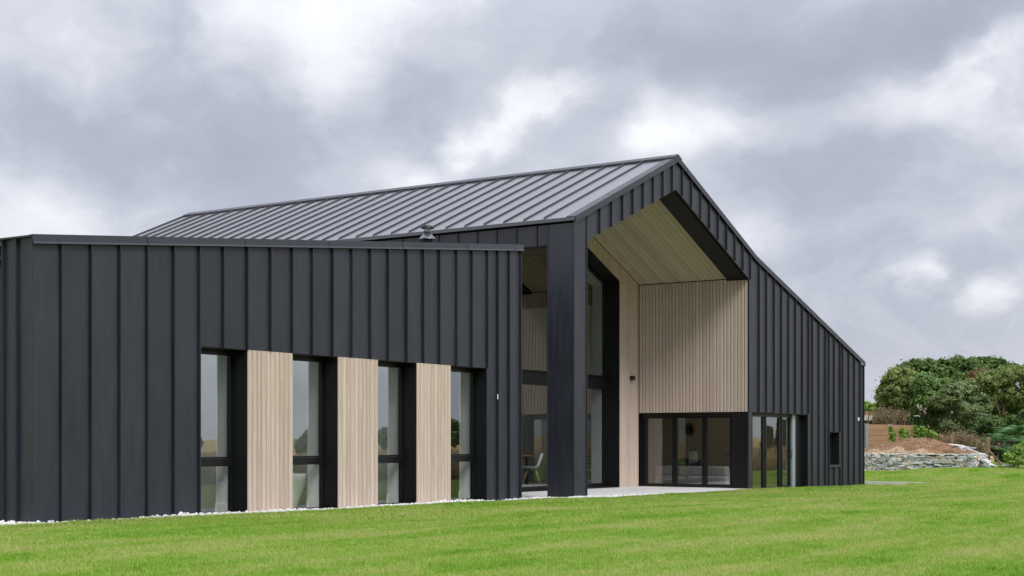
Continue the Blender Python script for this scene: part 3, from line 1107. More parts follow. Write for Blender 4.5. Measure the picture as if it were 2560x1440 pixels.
def build_roof():
    lens = math.hypot(XR - XB, ZR - ZE)
    ex, ez = (XR - XB) / lens, (ZR - ZE) / lens

    def frR(u, d, v):                 # u along Y, v up the slope from the eave
        return (XB + ex * v - ez * d, u, ZE + ez * v + ex * d)
    deck = MB().prism([(XB + .02, YB + .102, ZE - .12), (XR, YB + .102, ZR - .12), (XR, YB + .102, ZR - .055), (XB + .02, YB + .102, ZE - .055)],
                      [(XB + .02, YF, ZE - .12), (XR, YF, ZR - .12), (XR, YF, ZR - .055), (XB + .02, YF, ZE - .055)]).build('roof', 'wall_core', house)
    us = [YB + .165]
    u = YB + .75
    while u < YF - .2:
        us.append(u)
        u += .5045
    us.append(YF)
    for a, b in zip(us[:-1], us[1:]):
        g = .0015
        A, B = a + g, b - g
        # tray with an upstand that is cut back at the eave
        sec = [(A, -.042), (B, -.042), (B, .036), (B - .011, .036), (B - .011, -.037), (B - .030, -.037), (B - .030, .002), (A, .002)]
        v1 = lens - .09
        lo = [frR(x, d, -.03 if d < .025 else .06) for x, d in sec]
        hi = [frR(x, d, v1) for x, d in sec]
        MB().prism(lo, hi).build('roof_panel', 'roof_zinc', deck)
    # eaves flashing and ridge cap in lengths
    ys = [YB - .05, YB + .42] + [YB + .42 + 3.1 * k for k in range(1, 5)] + [YF]
    for a, b in zip(ys[:-1], ys[1:]):
        sec = [(-.075, -.012), (.0, -.012), (.0, -.13), (.012, -.13), (.012, -.010), (.06, -.010), (.06, -.0085), (-.075, .0)]
        sec = [(-.045, -.085), (-.033, -.085), (-.033, -.022), (.03, -.022), (.03, -.012), (-.045, -.012)]
        lo = [(XB + x, a + .003, ZE + z) for x, z in sec]
        hi = [(XB + x, b - .003, ZE + z) for x, z in sec]
        MB().prism(lo, hi).build('eaves_length', 'roof_zinc', deck)
    ys = [YB - .062, YB + .13] + [YB + .13 + 2.6 * k for k in range(1, 6)] + [YF]
    for a, b in zip(ys[:-1], ys[1:]):
        w = .20
        s2 = (ZR - ZK) / (XK - XR)
        sec = [(-w, -ez / ex * w + .045), (0, .05), (w, -s2 * w + .045), (w, -s2 * w + .085), (0, .095), (-w, -ez / ex * w + .085)]
        lo = [(XR + x, a + .003, ZR + z - .035) for x, z in sec]
        hi = [(XR + x, b - .003, ZR + z - .035) for x, z in sec]
        MB().prism(lo, hi).build('ridge_length', 'trim', deck)
    # right-hand slopes
    for x0, z0, x1, z1, y0 in ((XR, ZR, XK, ZK, .165), (XK, ZK, XE + .04, ZEND - .0, .165)):
        dk = MB().prism([(x0, YB + .102, z0 - .12), (x1, YB + .102, z1 - .12), (x1, YB + .102, z1 - .02), (x0, YB + .102, z0 - .02)],
                        [(x0, YF, z0 - .12), (x1, YF, z1 - .12), (x1, YF, z1 - .02), (x0, YF, z0 - .02)]).build('roof', 'wall_core', house)
        for a, b in zip(us[:-1], us[1:]):
            A, B = a + .0015, b - .0015
            sec = [(A, -.018), (B, -.018), (B, .02), (B - .012, .02), (B - .012, -.008), (A, -.008)]
            k0 = .09 if x0 == XR else 0
            MB().prism([(x0 + k0, u_, z0 + d - k0 * (z0 - z1) / (x1 - x0)) for u_, d in sec], [(x1, u_, z1 + d) for u_, d in sec]).build('roof_panel', 'roof_zinc', dk)


build_roof()

# ------------------------------------------------------------------ porch
GX0, GX1, GS, GP = 27.39, 33.593, 5.444, 6.746      # gable window in the porch back wall


def gw_z(x):
    return GP - (GP - GS) / (GX1 - XR) * abs(x - XR)


def build_porch():
    # soffit: black lining near the front, then timber boards running down the slope
    for s in (1, -1):
        xe = SX if s > 0 else OL
        def z_of(x, up):
            return OPK - OSL * abs(x - XR) + up
        MB().prism([(XR, YB + .102, OPK + .012), (xe, YB + .102, z_of(xe, .012)), (xe, YB + .102, z_of(xe, .15)), (XR, YB + .102, OPK + .15)],
                   [(XR, YB + .62, OPK + .012), (xe, YB + .62, z_of(xe, .012)), (xe, YB + .62, z_of(xe, .15)), (XR, YB + .62, OPK + .15)]).build('soffit_lining', 'black_lining', house)
        so = MB().prism([(XR, YB + .622, OPK + .07), (xe, YB + .622, z_of(xe, .07)), (xe, YB + .622, z_of(xe, .15)), (XR, YB + .622, OPK + .15)],
                        [(XR, YP + .01, OPK + .07), (xe, YP + .01, z_of(xe, .07)), (xe, YP + .01, z_of(xe, .15)), (XR, YP + .01, OPK + .15)]).build('soffit', 'wall_core', house)
        n = 17
        wd = (YP - YB - .63) / n
        for i in range(n):
            a, b = YB + .625 + i * wd + .0035, YB + .625 + (i + 1) * wd - .0035
            sec = [(a, .069), (b, .069), (b, .058), (b - .01, .045), (a + .01, .045), (a, .058)]
            x0, x1 = (XR + .002, xe - .022) if s > 0 else (XR - .002, xe + .02)
            MB().prism([(x0, y, z_of(x0, d)) for y, d in sec], [(x1, y, z_of(x1, d)) for y, d in sec]).build('timber_board', 'clad_timber', so)
    # side wall above the folding doors
    pw = box('porch_wall', (SX, YB + .32, HB + .002), (SX + .3, YP + .3, open_z(SX) + .06), 'wall_core', house)
    box('porch_wall', (SX + .002, YB + .10, HB + .002), (SX + .3, YB + .318, open_z(SX) + .01), 'wall_core', house)
    n = 32
    y0 = YB + .045
    wd = (YP - y0 - .005) / n
    for i in range(n):
        board(y0 + i * wd, y0 + (i + 1) * wd, open_z(SX) + (.03 if i > 5 else -.005), HB, lambda u, d, v: (SX - d, u, v), pw)
    box('edge_trim', (SX - .026, YB - .002, HB), (SX + .02, YB + .043, open_z(SX) - .004), 'zinc', pw)
    # back wall round the gable window
    bw = MB()
    zt = lambda x: open_z(x) + .05
    for pts in ([(GX1 + .002, -.1), (SX + .1, -.1), (SX + .1, zt(SX)), (GX1 + .002, zt(GX1))], [(XB + .31, -.1), (GX0 - .002, -.1), (GX0 - .002, zt(GX0)), (XB + .31, zt(XB + .31))],
                [(GX0, gw_z(GX0)), (XR, GP), (XR, zt(XR)), (GX0, zt(GX0))], [(XR, GP), (GX1, gw_z(GX1)), (GX1, zt(GX1)), (XR, zt(XR))]):
        bw.prism([(x, YP + .022, z) for x, z in pts], [(x, YP + .36, z) for x, z in pts])
    bw = bw.build('porch_back_wall', 'wall_core', house)
    frP = lambda u, d, v: (u, YP + .022 - d, v)
    xs = [SX - .024]
    while xs[-1] > GX1 + .1:
        xs.append(xs[-1] - .11)
    xs[-1] = GX1 + .012
    top = lambda u: open_z(u) + .042
    for b, a in zip(xs[:-1], xs[1:]):
        board(a, b, top, -.02, frP, bw)
    n = 56
    wd = (GX1 - GX0 - .02) / n
    for i in range(n):
        a, b = GX0 + .01 + i * wd, GX0 + .01 + (i + 1) * wd
        board(a, b, top, lambda u: gw_z(u) + .014, frP, bw)
    n = 10
    wd = (GX0 - .012 - OL - .02) / n
    for i in range(n):
        board(OL + .02 + i * wd, OL + .02 + (i + 1) * wd, top, -.02, frP, bw)
    # gable window: deep black reveal, frame, floor band, panes
    def pent(e, z0):
        return [(GX0 + e, z0), (GX1 - e, z0), (GX1 - e, GS - e * .7), (XR, GP - e * 1.09), (GX0 + e, GS - e * .7)]
    gw = MB().ring(pent(-.01, -.05), pent(.015, .035), lambda u, d, v: (u, YP + .37 - d, v), 0, .375).build('gable_window', 'black_lining', house)
    yF = YP + .37
    frW = lambda u, d, v: (u, yF - d, v)
    MB().ring(pent(.016, .03), pent(.09, .12), frW, -.09, -.01).build('frame', 'frame_black', gw)
    MB().box((GX0 + .05, yF + .0, 2.60), (GX1 - .05, yF + .12, 2.93)).build('floor_band', 'black_lining', gw)
    MB().box((GX0 + .02, yF - .07, 2.93), (GX1 - .02, yF + .04, 2.955)).build('sill', 'frame_black', gw)
    for x in (29.15, 31.2):
        box('mullion', (x - .035, yF + .012, .12), (x + .035, yF + .088, 2.60), 'frame_black', gw)
        box('mullion', (x - .035, yF + .012, 2.956), (x + .035, yF + .088, gw_z(x) - .1), 'frame_black', gw)
    gp = [(GX0 + .08, 2.94), (GX1 - .08, 2.94), (GX1 - .08, GS - .06), (XR, GP - .09), (GX0 + .08, GS - .06)]
    MB().prism([(x, yF + .045, z) for x, z in gp], [(x, yF + .051, z) for x, z in gp]).build('pane', 'solar_glass', gw)
    box('pane', (GX0 + .08, yF + .045, .11), (GX1 - .08, yF + .051, 2.61), 'solar_glass', gw)
    # white inner reveal
    ir = box('inner_reveal', (GX1 - .10, yF + .12, .12), (GX1 + .1, yF + .42, 2.58), 'white_paint', house)
    MB().ring([(GX0 - .1, 2.95), (GX1 + .1, 2.95), (GX1 + .1, GS + .1), (XR, GP + .1), (GX0 - .1, GS + .1)], [(GX0 + .09, 2.96), (GX1 - .09, 2.96), (GX1 - .09, GS - .08), (XR, GP - .10), (GX0 + .09, GS - .08)],
              frW, -.40, -.10).build('inner_reveal', 'white_paint', house)
    # small black wall lamp
    xl = on_y(1577, YP)
    wl = MB().box((xl - .065, YP - .11, 2.86), (xl + .065, YP - .001, 2.97)).build('wall_lamp', 'black_plastic', house, bevel=.006)
    box('mount_plate', (xl - .045, YP - .003, 2.875), (xl + .045, YP + .002, 2.955), 'black_plastic', wl)


build_porch()


def build_doors():
    XD = SX + .10
    frD = lambda u, d, v: (XD - d, u, v)
    yL, yR = on_x(1601, SX) + .0, YB + .52
    # folding door in the porch side wall
    MB().ring([(yR, -.02), (YP + .0, -.02), (YP + .0, HB), (yR, HB)], [(yR + .02, .004), (YP - .02, .004), (YP - .02, HB - .03), (yR + .02, HB - .03)], lambda u, d, v: (SX + .30 - d, u, v), 0, .298).build('door_reveal', 'black_lining', house)
    bd = MB().ring([(yR + .03, .006), (YP - .03, .006), (YP - .03, HB - .04), (yR + .03, HB - .04)], [(yR + .08, .03), (YP - .09, .03), (YP - .09, HB - .085), (yR + .08, HB - .085)], frD, -.08, .0).build('folding_door', 'frame_black', house)
    edges = [(1618, 1680), (1692, 1755), (1767, 1831)]
    for k, (p0, p1) in enumerate(edges):
        a, b = on_x(p1, XD), on_x(p0, XD)
        z0, z1 = .035, HB - .09
        lf = MB().ring([(a - .066, z0), (b + .066, z0), (b + .066, z1), (a - .066, z1)], [(a, z0 + .06), (b, z0 + .06), (b, z1 - .06), (a, z1 - .06)], frD, -.066, .006).build('door_leaf', 'frame_black', bd)
        box('pane', (XD + .028, a - .01, z0 + .05), (XD + .034, b + .01, z1 - .05), 'solar_glass', lf)
        if k == 2:
            MB().tube([(XD - .007, a + .03, .86), (XD - .05, a + .03, .86), (XD - .05, a + .16, .86)], .011, 8).build('door_handle', 'frame_black', lf)
    # corner post
    cp = box('corner_post', (SX - .02, YB + .03, -.05), (OR + .14, YB + .50, HB - .002), 'black_lining', house)
    box('post_face', (SX - .07, YB - .01, -.05), (OR + .135, YB + .028, HB - .003), 'zinc', cp)
    # glazed doors on the front, set back
    yG = YB + .17
    frG = lambda u, d, v: (u, yG - d, v)
    x0, x1 = OR + .15, DR
    MB().ring([(x0, -.3), (x1, -.3), (x1, HB), (x0, HB)], [(x0 + .012, -.08), (x1 - .02, -.08), (x1 - .02, HB - .03), (x0 + .012, HB - .03)], lambda u, d, v: (u, YB + .42 - d, v), 0, .415).build('door_reveal', 'black_lining', house)
    gd = MB().ring([(x0 + .014, -.07), (x1 - .022, -.07), (x1 - .022, HB - .035), (x0 + .014, HB - .035)], [(x0 + .03, -.04), (x1 - .9, -.04), (x1 - .9, HB - .08), (x0 + .03, HB - .08)], frG, -.08, .0).build('patio_door', 'frame_black', house)
    for p0, p1 in ((1881, 1908), (1915.5, 1948), (1956, 1974)):
        a, b = on_y(p0, yG), on_y(p1, yG)
        z0, z1 = -.035, HB - .085
        lf = MB().ring([(a - .06, z0), (b + .06, z0), (b + .06, z1), (a - .06, z1)], [(a, z0 + .03), (b, z0 + .03), (b, z1 - .03), (a, z1 - .03)], frG, -.066, .006).build('door_leaf', 'frame_black', gd)
        box('pane', (a - .01, yG + .028, z0 + .025), (b + .01, yG + .034, z1 - .025), 'solar_glass', lf)
        MB().tube([(b + .03, yG - .007, .80), (b + .03, yG - .06, .80), (b + .03, yG - .06, 1.0)], .012, 8).build('door_handle', 'frame_black', lf)
    a, b = on_y(1976, yG), on_y(1983, yG)
    box('door_post', (a, yG - .06, -.05), (b, yG - .008, HB - .04), 'steel', gd)


build_doors()


def build_interior():
    # hall behind the porch, living room on the right
    box('hall_floor', (XB + .31, YP + .62, -.05), (SX + .2, YF - .32, .12), 'floor_tile', house)
    box('room_floor', (SX + .31, YB + .45, -.08), (XE - .31, 24, .01), 'floor_tile', house)
    box('room_ceiling', (SX + .31, YB + .45, 2.55), (XE - .31, 24, 2.65), 'white_paint', house)
    box('inner_wall', (SX + .2, YP + .7, .0), (SX + .3, 27, 5.0), 'white_paint', house)
    box('inner_wall', (SX + .31, 21.5, .0), (XE - .31, 21.6, 2.55), 'grey_paint', house)
    box('inner_wall', (40.2, YB + .45, .0), (40.3, 21.5, 2.55), 'grey_paint', house)
    for x, y in ((36.4, 16.6), (36.4, 18.6), (38.6, 16.6), (38.6, 18.6)):  # one ceiling lamp is real, the rest are added to brighten the room
        MB().lathe((x, y, 2.54), [(.0, .004), (.055, .004), (.06, .0), (.075, .0), (.075, .012), (.0, .012)], 16).build('fill_downlight', 'lamp_glow', house)
    # rear glazed screen of the hall with black bars
    yb = 26.0
    sc = MB()
    xs = [XB + .4, 27.8, 29.6, 31.4, 33.2, SX + .1]
    rs = box('inner_wall', (XB + .31, yb, 2.45), (SX + .19, yb + .1, 6.2), 'white_paint', house)
    fr0 = box('rear_screen', (XB + .31, yb, 2.38), (SX + .19, yb + .08, 2.449), 'frame_black', house)
    for x in xs:
        box('mullion', (x - .04, yb + .002, .12), (x + .04, yb + .078, 2.379), 'frame_black', fr0)
    for a, b in zip(xs[:-1], xs[1:]):
        box('bar', (a + .042, yb + .02, 1.42), (b - .042, yb + .06, 1.47), 'frame_black', fr0)
        box('pane', (a + .042, yb + .03, .12), (b - .042, yb + .036, 1.419), 'glass', fr0)
        box('pane', (a + .042, yb + .03, 1.471), (b - .042, yb + .036, 2.379), 'glass', fr0)


build_interior()

# ------------------------------------------------------------------ terrace, kerb
def structure(o):
    return tag(o, kind='structure')


t_ = MB().prism([(XB + .02, YB - .02, -.3), (SX + .12, YB - .02, -.3), (SX + .12, YP + .62, -.3), (XB + .02, YP + .62, -.3)],
                [(XB + .02, YB - .02, .018), (SX + .12, YB - .02, .004), (SX + .12, YP + .62, .012), (XB + .02, YP + .62, .03)]).build('terrace', 'paving')
structure(t_)
MB_ = MB().box((WE, YB + .4, -.3), (XB + .0, 19.2, .03)).build('path', 'paving')
structure(MB_)


def build_kerb():
    k = empty('kerb_wall', (46.8, 15.5, -.2), 'low pale concrete retaining kerb sunk in the lawn beyond the far corner of the house', 'kerb')
    pts = [(46.70, 19.0, -.085), (46.75, 16.4, -.09), (46.80, 15.2, -.10), (46.85, 14.0, -.115)]
    for (x0, y0, z0), (x1, y1, z1) in zip(pts[:-1], pts[1:]):
        g = .006
        MB().prism([(x0, y0 - g, -.6), (x0 + .16, y0 - g, -.6), (x1 + .16, y1 + g, -.6), (x1, y1 + g, -.6)],
                   [(x0, y0 - g, z0), (x0 + .16, y0 - g, z0), (x1 + .16, y1 + g, z1), (x1, y1 + g, z1)]).build('kerb_length', 'kerb_concrete', k)


build_kerb()


# ------------------------------------------------------------------ things inside the windows
def build_bath():
    xr = on_y(770, YA + 1.02)
    c = (xr - .78, YA + 1.02, .10)
    b = empty('bathtub', c, 'white freestanding bathtub just inside the second window of the low wing', 'bathtub')
    n = 40
    prof = [(.55, .0), (.60, .02), (.66, .12), (.78, .28), (.92, .44), (1.0, .56), (.985, .575), (.95, .56), (.84, .40), (.70, .22), (.5, .13), (.0, .12)]
    vs, fs = [], []
    for r, z in prof:
        for k in range(n):
            a = 2 * math.pi * k / n
            vs.append((c[0] + .78 * r * math.cos(a), c[1] + .38 * r * math.sin(a), c[2] + z))
    for i in range(len(prof) - 1):
        for k in range(n):
            p, q = i * n + k, i * n + (k + 1) % n
            fs.append((p, q, q + n, p + n))
    MB().add(vs, fs).build('tub', 'ceramic', b, True)
    MB().tube([(c[0] - .2, c[1] + .45, .10), (c[0] - .2, c[1] + .45, .95), (c[0] - .2, c[1] + .38, 1.0), (c[0] - .2, c[1] + .25, .98)], .014, 8).build('tap', 'steel', b, True)


build_bath()


def build_chair():
    P = depth(1329, 1214, 36.0)
    c = Vector((P.x, P.y, .12))
    ch = empty('dining_chair', c, 'white moulded dining chair on wooden dowel legs inside the porch glazing', 'chair', rz=math.radians(118))
    # shell: local +x is the front
    prof = [(.24, .425), (.22, .445), (.12, .435), (.0, .42), (-.10, .43), (-.165, .47), (-.20, .54), (-.235, .64), (-.27, .74), (-.285, .80)]
    half = [.17, .21, .225, .225, .22, .215, .21, .20, .175, .12]
    n = 9
    vs, fs = [], []
    for (x, z), h in zip(prof, half):
        for k in range(n):
            s = -1 + 2 * k / (n - 1)
            lift = .055 * abs(s) ** 2.6
            vs.append((x + (lift * .9 if z > .5 else 0), s * h, z + (lift if z < .5 else 0)))
    m = len(vs)
    vs += [(x - .010, y, z - .008) for x, y, z in vs]
    for i in range(len(prof) - 1):
        for k in range(n - 1):
            a = i * n + k
            fs += [(a, a + 1, a + n + 1, a + n), (m + a, m + a + n, m + a + n + 1, m + a + 1)]
    R = len(prof)
    for i in range(R - 1):
        a, b = i * n, (i + 1) * n
        fs += [(a, b, m + b, m + a), (a + n - 1, m + a + n - 1, m + b + n - 1, b + n - 1)]
    for k in range(n - 1):
        fs += [(k, m + k, m + k + 1, k + 1), ((R - 1) * n + k, (R - 1) * n + k + 1, m + (R - 1) * n + k + 1, m + (R - 1) * n + k)]
    MB().add(vs, fs).build('seat_shell', 'white_plastic', ch, True, local=True)
    feet = [(.23, .2), (.23, -.2), (-.23, .2), (-.23, -.2)]
    for x, y in feet:
        MB().tube([(x * .45, y * .55, .40), (x, y, .0)], [.016, .010], 8).build('leg', 'leg_timber', ch, True, local=True)
    w = MB()
    for (x, y) in feet:
        w.tube([(x * .75, y * .8, .18), (-x * .4, y * .5, .40)], .004, 5).tube([(x * .75, y * .8, .18), (x * .4, -y * .5, .40)], .004, 5)
    w.build('wire_brace', 'black_plastic', ch, local=True)


build_chair()


def build_table():
    P = depth(1332, 1133, 36.9)
    x1, y0 = P.x, P.y
    zt = .12 + .765
    t = empty('dining_table', (x1 - .9, y0 + .5, .12), 'wooden dining table beside the white chair behind the porch glazing', 'table')
    MB().box((x1 - 1.8, y0, zt - .045), (x1, y0 + .95, zt)).build('tabletop', 'table_timber', t, bevel=.004)
    for x in (x1 - 1.7, x1 - .16):
        for y in (y0 + .08, y0 + .87):
            box('leg', (x - .03, y - .03, .12), (x + .03, y + .03, zt - .046), 'black_plastic', t)
    box('apron', (x1 - 1.66, y0 + .12, zt - .13), (x1 - .2, y0 + .15, zt - .046), 'table_timber', t)


build_table()


def build_sofa():
    x0, y0, y1 = SX + .62, YB + .95, YP - .12
    s = empty('sofa', (x0 + .5, (y0 + y1) / 2, .01), 'pale grey fabric sofa backing onto the folding doors', 'sofa')
    def soft(name, a, b, r=.05):
        return MB().box(a, b).build(name, 'sofa_fabric', s, True, bevel=r)
    soft('base', (x0, y0, .05), (x0 + .95, y1, .30))
    n = 3
    w = (y1 - y0) / n
    for i in range(n):
        soft('back_cushion', (x0 + .02, y0 + i * w + .012, .28), (x0 + .28, y0 + (i + 1) * w - .012, .56))
        soft('seat_cushion', (x0 + .29, y0 + i * w + .012, .29), (x0 + .94, y0 + (i + 1) * w - .012, .42))
    for k, (yy, lab) in enumerate(((y1 - .62, 'dark scatter cushion lying nearer the porch on the grey sofa back'), (y1 - 1.0, 'dark scatter cushion leaning beside the door mullion on the grey sofa'))):
        m = MB().box((-.06, -.21, -.16), (.06, .21, .16)).build('cushion', 'cushion', None, True, bevel=.055)
        m.location = (x0 + .42, yy, .60 if k == 0 else .58)
        m.rotation_euler = (.12 * (k * 2 - 1), .35, .1)
        tag(m, lab, 'cushion', 'cushions on the grey sofa')
    # copper wall light on the grey inner wall
    P = depth(1725, 1073, 1.0)
    dx, dy = ray(1725)
    Z = 40.2 / dx
    q = Vector((40.2, dy * Z, EYE + (HY - 1073) * Z / F))
    l = empty('wall_light', q, 'round copper rimmed disc light on the inner wall above the sofa', 'light')
    vs = MB()
    n = 28
    R1, R2 = .19, .12
    ring = []
    for R, dx_ in ((R1, -.02), (R1, -.05), (R2, -.08), (R2, -.05)):
        ring.append([(q.x + dx_, q.y + R * math.cos(2 * math.pi * k / n), q.z + R * math.sin(2 * math.pi * k / n)) for k in range(n)])
    V = [p for r in ring for p in r]
    Fc = []
    for i in range(4):
        for k in range(n):
            a, b = i * n + k, i * n + (k + 1) % n
            c, d = ((i + 1) % 4) * n + (k + 1) % n, ((i + 1) % 4) * n + k
            Fc.append((a, b, c, d))
    vs.add(V, Fc).build('copper_rim', 'copper', l, True)
    MB().tube([(q.x - .002, q.y, q.z), (q.x - .055, q.y, q.z)], .118, 28).build('disc', 'black_plastic', l)


build_sofa()


def build_logs():
    P = depth(1480, 1195, 39.3)
    c = Vector((P.x, P.y, .12))
    s = empty('log_rack', c, 'dark metal rack of split logs standing inside the porch glazing', 'log rack')
    for x in (-.26, .26):
        for y in (-.14, .14):
            box('upright', (c.x + x - .012, c.y + y - .012, .12), (c.x + x + .012, c.y + y + .012, 1.15), 'black_plastic', s)
    for z in (.20, .50, .80):
        box('shelf', (c.x - .246, c.y - .126, z), (c.x + .246, c.y + .126, z + .015), 'black_plastic', s)
    k = 0
    for z in (.216, .516, .816):
        for row in range(2):
            for i in range(4):
                x = c.x - .18 + i * .12 + random.uniform(-.01, .01)
                r = random.uniform(.045, .056)
                zz = z + .058 + row * .105
                pts = [(r * math.cos(a) * random.uniform(.85, 1.08), r * math.sin(a) * random.uniform(.85, 1.05)) for a in [2 * math.pi * q / 7 for q in range(7)]]
                y0, y1 = c.y - .15 - random.uniform(0, .03), c.y + .13
                m = MB().prism([(x + u, y0, zz + v) for u, v in pts], [(x + u, y1, zz + v) for u, v in pts]).build('log', 'log_timber')
                tag(m, 'short split log stacked on the rack inside the porch glazing', 'log', 'split logs on the rack')


build_logs()


# ================================================================== WHITE PEBBLES
def ico(sub=1):
    bm = bmesh.new()
    bmesh.ops.create_icosphere(bm, subdivisions=sub, radius=1)
    v = np.array([p.co[:] for p in bm.verts])
    bm.faces.ensure_lookup_table()
    f = np.array([[q.index for q in p.verts] for p in bm.faces])
    bm.free()
    return v, f


def mesh_np(name, V, Fa, mat, smooth=True, parent=None):
    me = bpy.data.meshes.new(name)
    k = Fa.shape[1]
    me.vertices.add(len(V))
    me.vertices.foreach_set('co', np.ascontiguousarray(V, np.float32).ravel())
    me.loops.add(Fa.size)
    me.loops.foreach_set('vertex_index', np.ascontiguousarray(Fa, np.int32).ravel())
    me.polygons.add(len(Fa))
    me.polygons.foreach_set('loop_start', np.arange(0, Fa.size, k, dtype=np.int32))
    me.update(calc_edges=True)
    if smooth:
        me.shade_smooth()
    me.materials.append(MATS[mat])
    o = bpy.data.objects.new(name, me)
    COL.objects.link(o)
    if parent is not None:
        o.parent = parent
    return o


def rand_rot(n):
    q = RNG.normal(size=(n, 4))
    q /= np.linalg.norm(q, axis=1)[:, None]
    w, x, y, z = q.T
    return np.stack([np.stack([1 - 2 * (y * y + z * z), 2 * (x * y - z * w), 2 * (x * z + y * w)], -1),
                     np.stack([2 * (x * y + z * w), 1 - 2 * (x * x + z * z), 2 * (y * z - x * w)], -1),
                     np.stack([2 * (x * z - y * w), 2 * (y * z + x * w), 1 - 2 * (x * x + y * y)], -1)], 1)


def build_pebbles():
    v0, f0 = ico(1)
    P = []

    def hump(x):
        return .5 + .5 * math.sin(x * 1.9 + 1.3) * math.sin(x * .77 + .4)
    def drop(n, xa, xb, ya, yb, lift=1.0, keep=None):
        for _ in range(n):
            x, y = random.uniform(xa, xb), random.uniform(ya, yb)
            if keep and random.random() > keep(x):
                continue
            z = float(lawn_z(x, 14.93)) + (.0 if x < 24 else .022) + random.uniform(-.012, .022) + .055 * hump(x) * lift * random.random()
            P.append((x, y, z, random.uniform(.022, .042)))
    drop(5000, 12.34, 24.0, 14.97, YA - .03, 1.0, lambda x: min(1, .16 + max(0, x - 13.4) * .3))
    drop(700, 11.95, 12.33, 14.97, 18, .5)
    drop(3400, 24.0, 29.6, 14.96, 15.22, .7, lambda x: 1 if x < 27.5 else max(0, (29.6 - x) / 2.1))
    for a, b in WIN:                                                   # pebbles drift into the window bays
        drop(150, a + .03, b - .03, YA - .03, YA + .02, .6)
    P_ = np.array(P)
    n = len(P_)
    sc = P_[:, 3:4] * np.stack([RNG.uniform(.9, 1.25, n), RNG.uniform(.75, 1.0, n), RNG.uniform(.6, .85, n)], 1)
    R = rand_rot(n)
    lump = 1 + RNG.uniform(-.12, .12, (n, len(v0)))
    V = np.einsum('nij,nkj->nki', R, v0[None] * sc[:, None, :] * lump[..., None]) + P_[:, None, :3]
    Fa = (f0[None] + (np.arange(n) * len(v0))[:, None, None]).reshape(-1, 3)
    o = mesh_np('pebbles', V.reshape(-1, 3), Fa, 'pebble_white')
    tag(o, 'white pebble strip along the foot of the dark walls', 'pebbles', None, 'stuff')
    bed = []
    xs = np.linspace(11.9, 29.5, 60)
    vs = []
    for x in xs:
        z = float(lawn_z(x, 14.93)) - .01
        vs += [(x, 14.94, z), (x, YA - .014 if x < WE else YB - .02, z)]
    fs = [(2 * i, 2 * i + 2, 2 * i + 3, 2 * i + 1) for i in range(len(xs) - 1)]
    structure(MB().add(vs, fs).build('pebble_bed', 'pebble_bed'))
    vs = [(11.9, YA - .02, .12), (XA + .01, YA - .02, .12), (XA + .01, 22, .12), (11.9, 22, .12)]
    structure(MB().add(vs, [(0, 1, 2, 3)]).build('pebble_bed', 'pebble_bed'))


build_pebbles()


# ================================================================== STONE WALL, BANK, TIMBER WALL
def stone_mesh(seed):
    r = random.Random(seed)
    bm = bmesh.new()
    bmesh.ops.create_cube(bm, size=1)
    bmesh.ops.subdivide_edges(bm, edges=bm.edges[:], cuts=1, use_grid_fill=True)
    for v in bm.verts:
        l = max(abs(v.co.x), abs(v.co.y), abs(v.co.z))
        rr = v.co.length
        k = .74 + .26 * (.5 / rr)
        v.co = v.co * k
        v.co += Vector((r.uniform(-.07, .07), r.uniform(-.05, .05), r.uniform(-.06, .06)))
    me = bpy.data.meshes.new('stone')
    bm.to_mesh(me)
    bm.free()
    me.materials.append(MATS['wall_stone'])
    return me


STONES = [stone_mesh(i) for i in range(14)]
WALL = [depth(p, y, z) for p, y, z in ((2120, 1180, 59.2), (2160, 1179, 58.4), (2230, 1176.5, 57.5), (2300, 1174, 56.8), (2370, 1171, 56.0), (2430, 1170, 55.4), (2452, 1168, 55.7), (2466, 1163, 57.2))]


def along(pts, s):
    for a, b in zip(pts[:-1], pts[1:]):
        l = (b - a).length
        if s <= l:
            return a.lerp(b, s / l), (b - a).normalized()
        s -= l
    return pts[-1], (pts[-1] - pts[-2]).normalized()


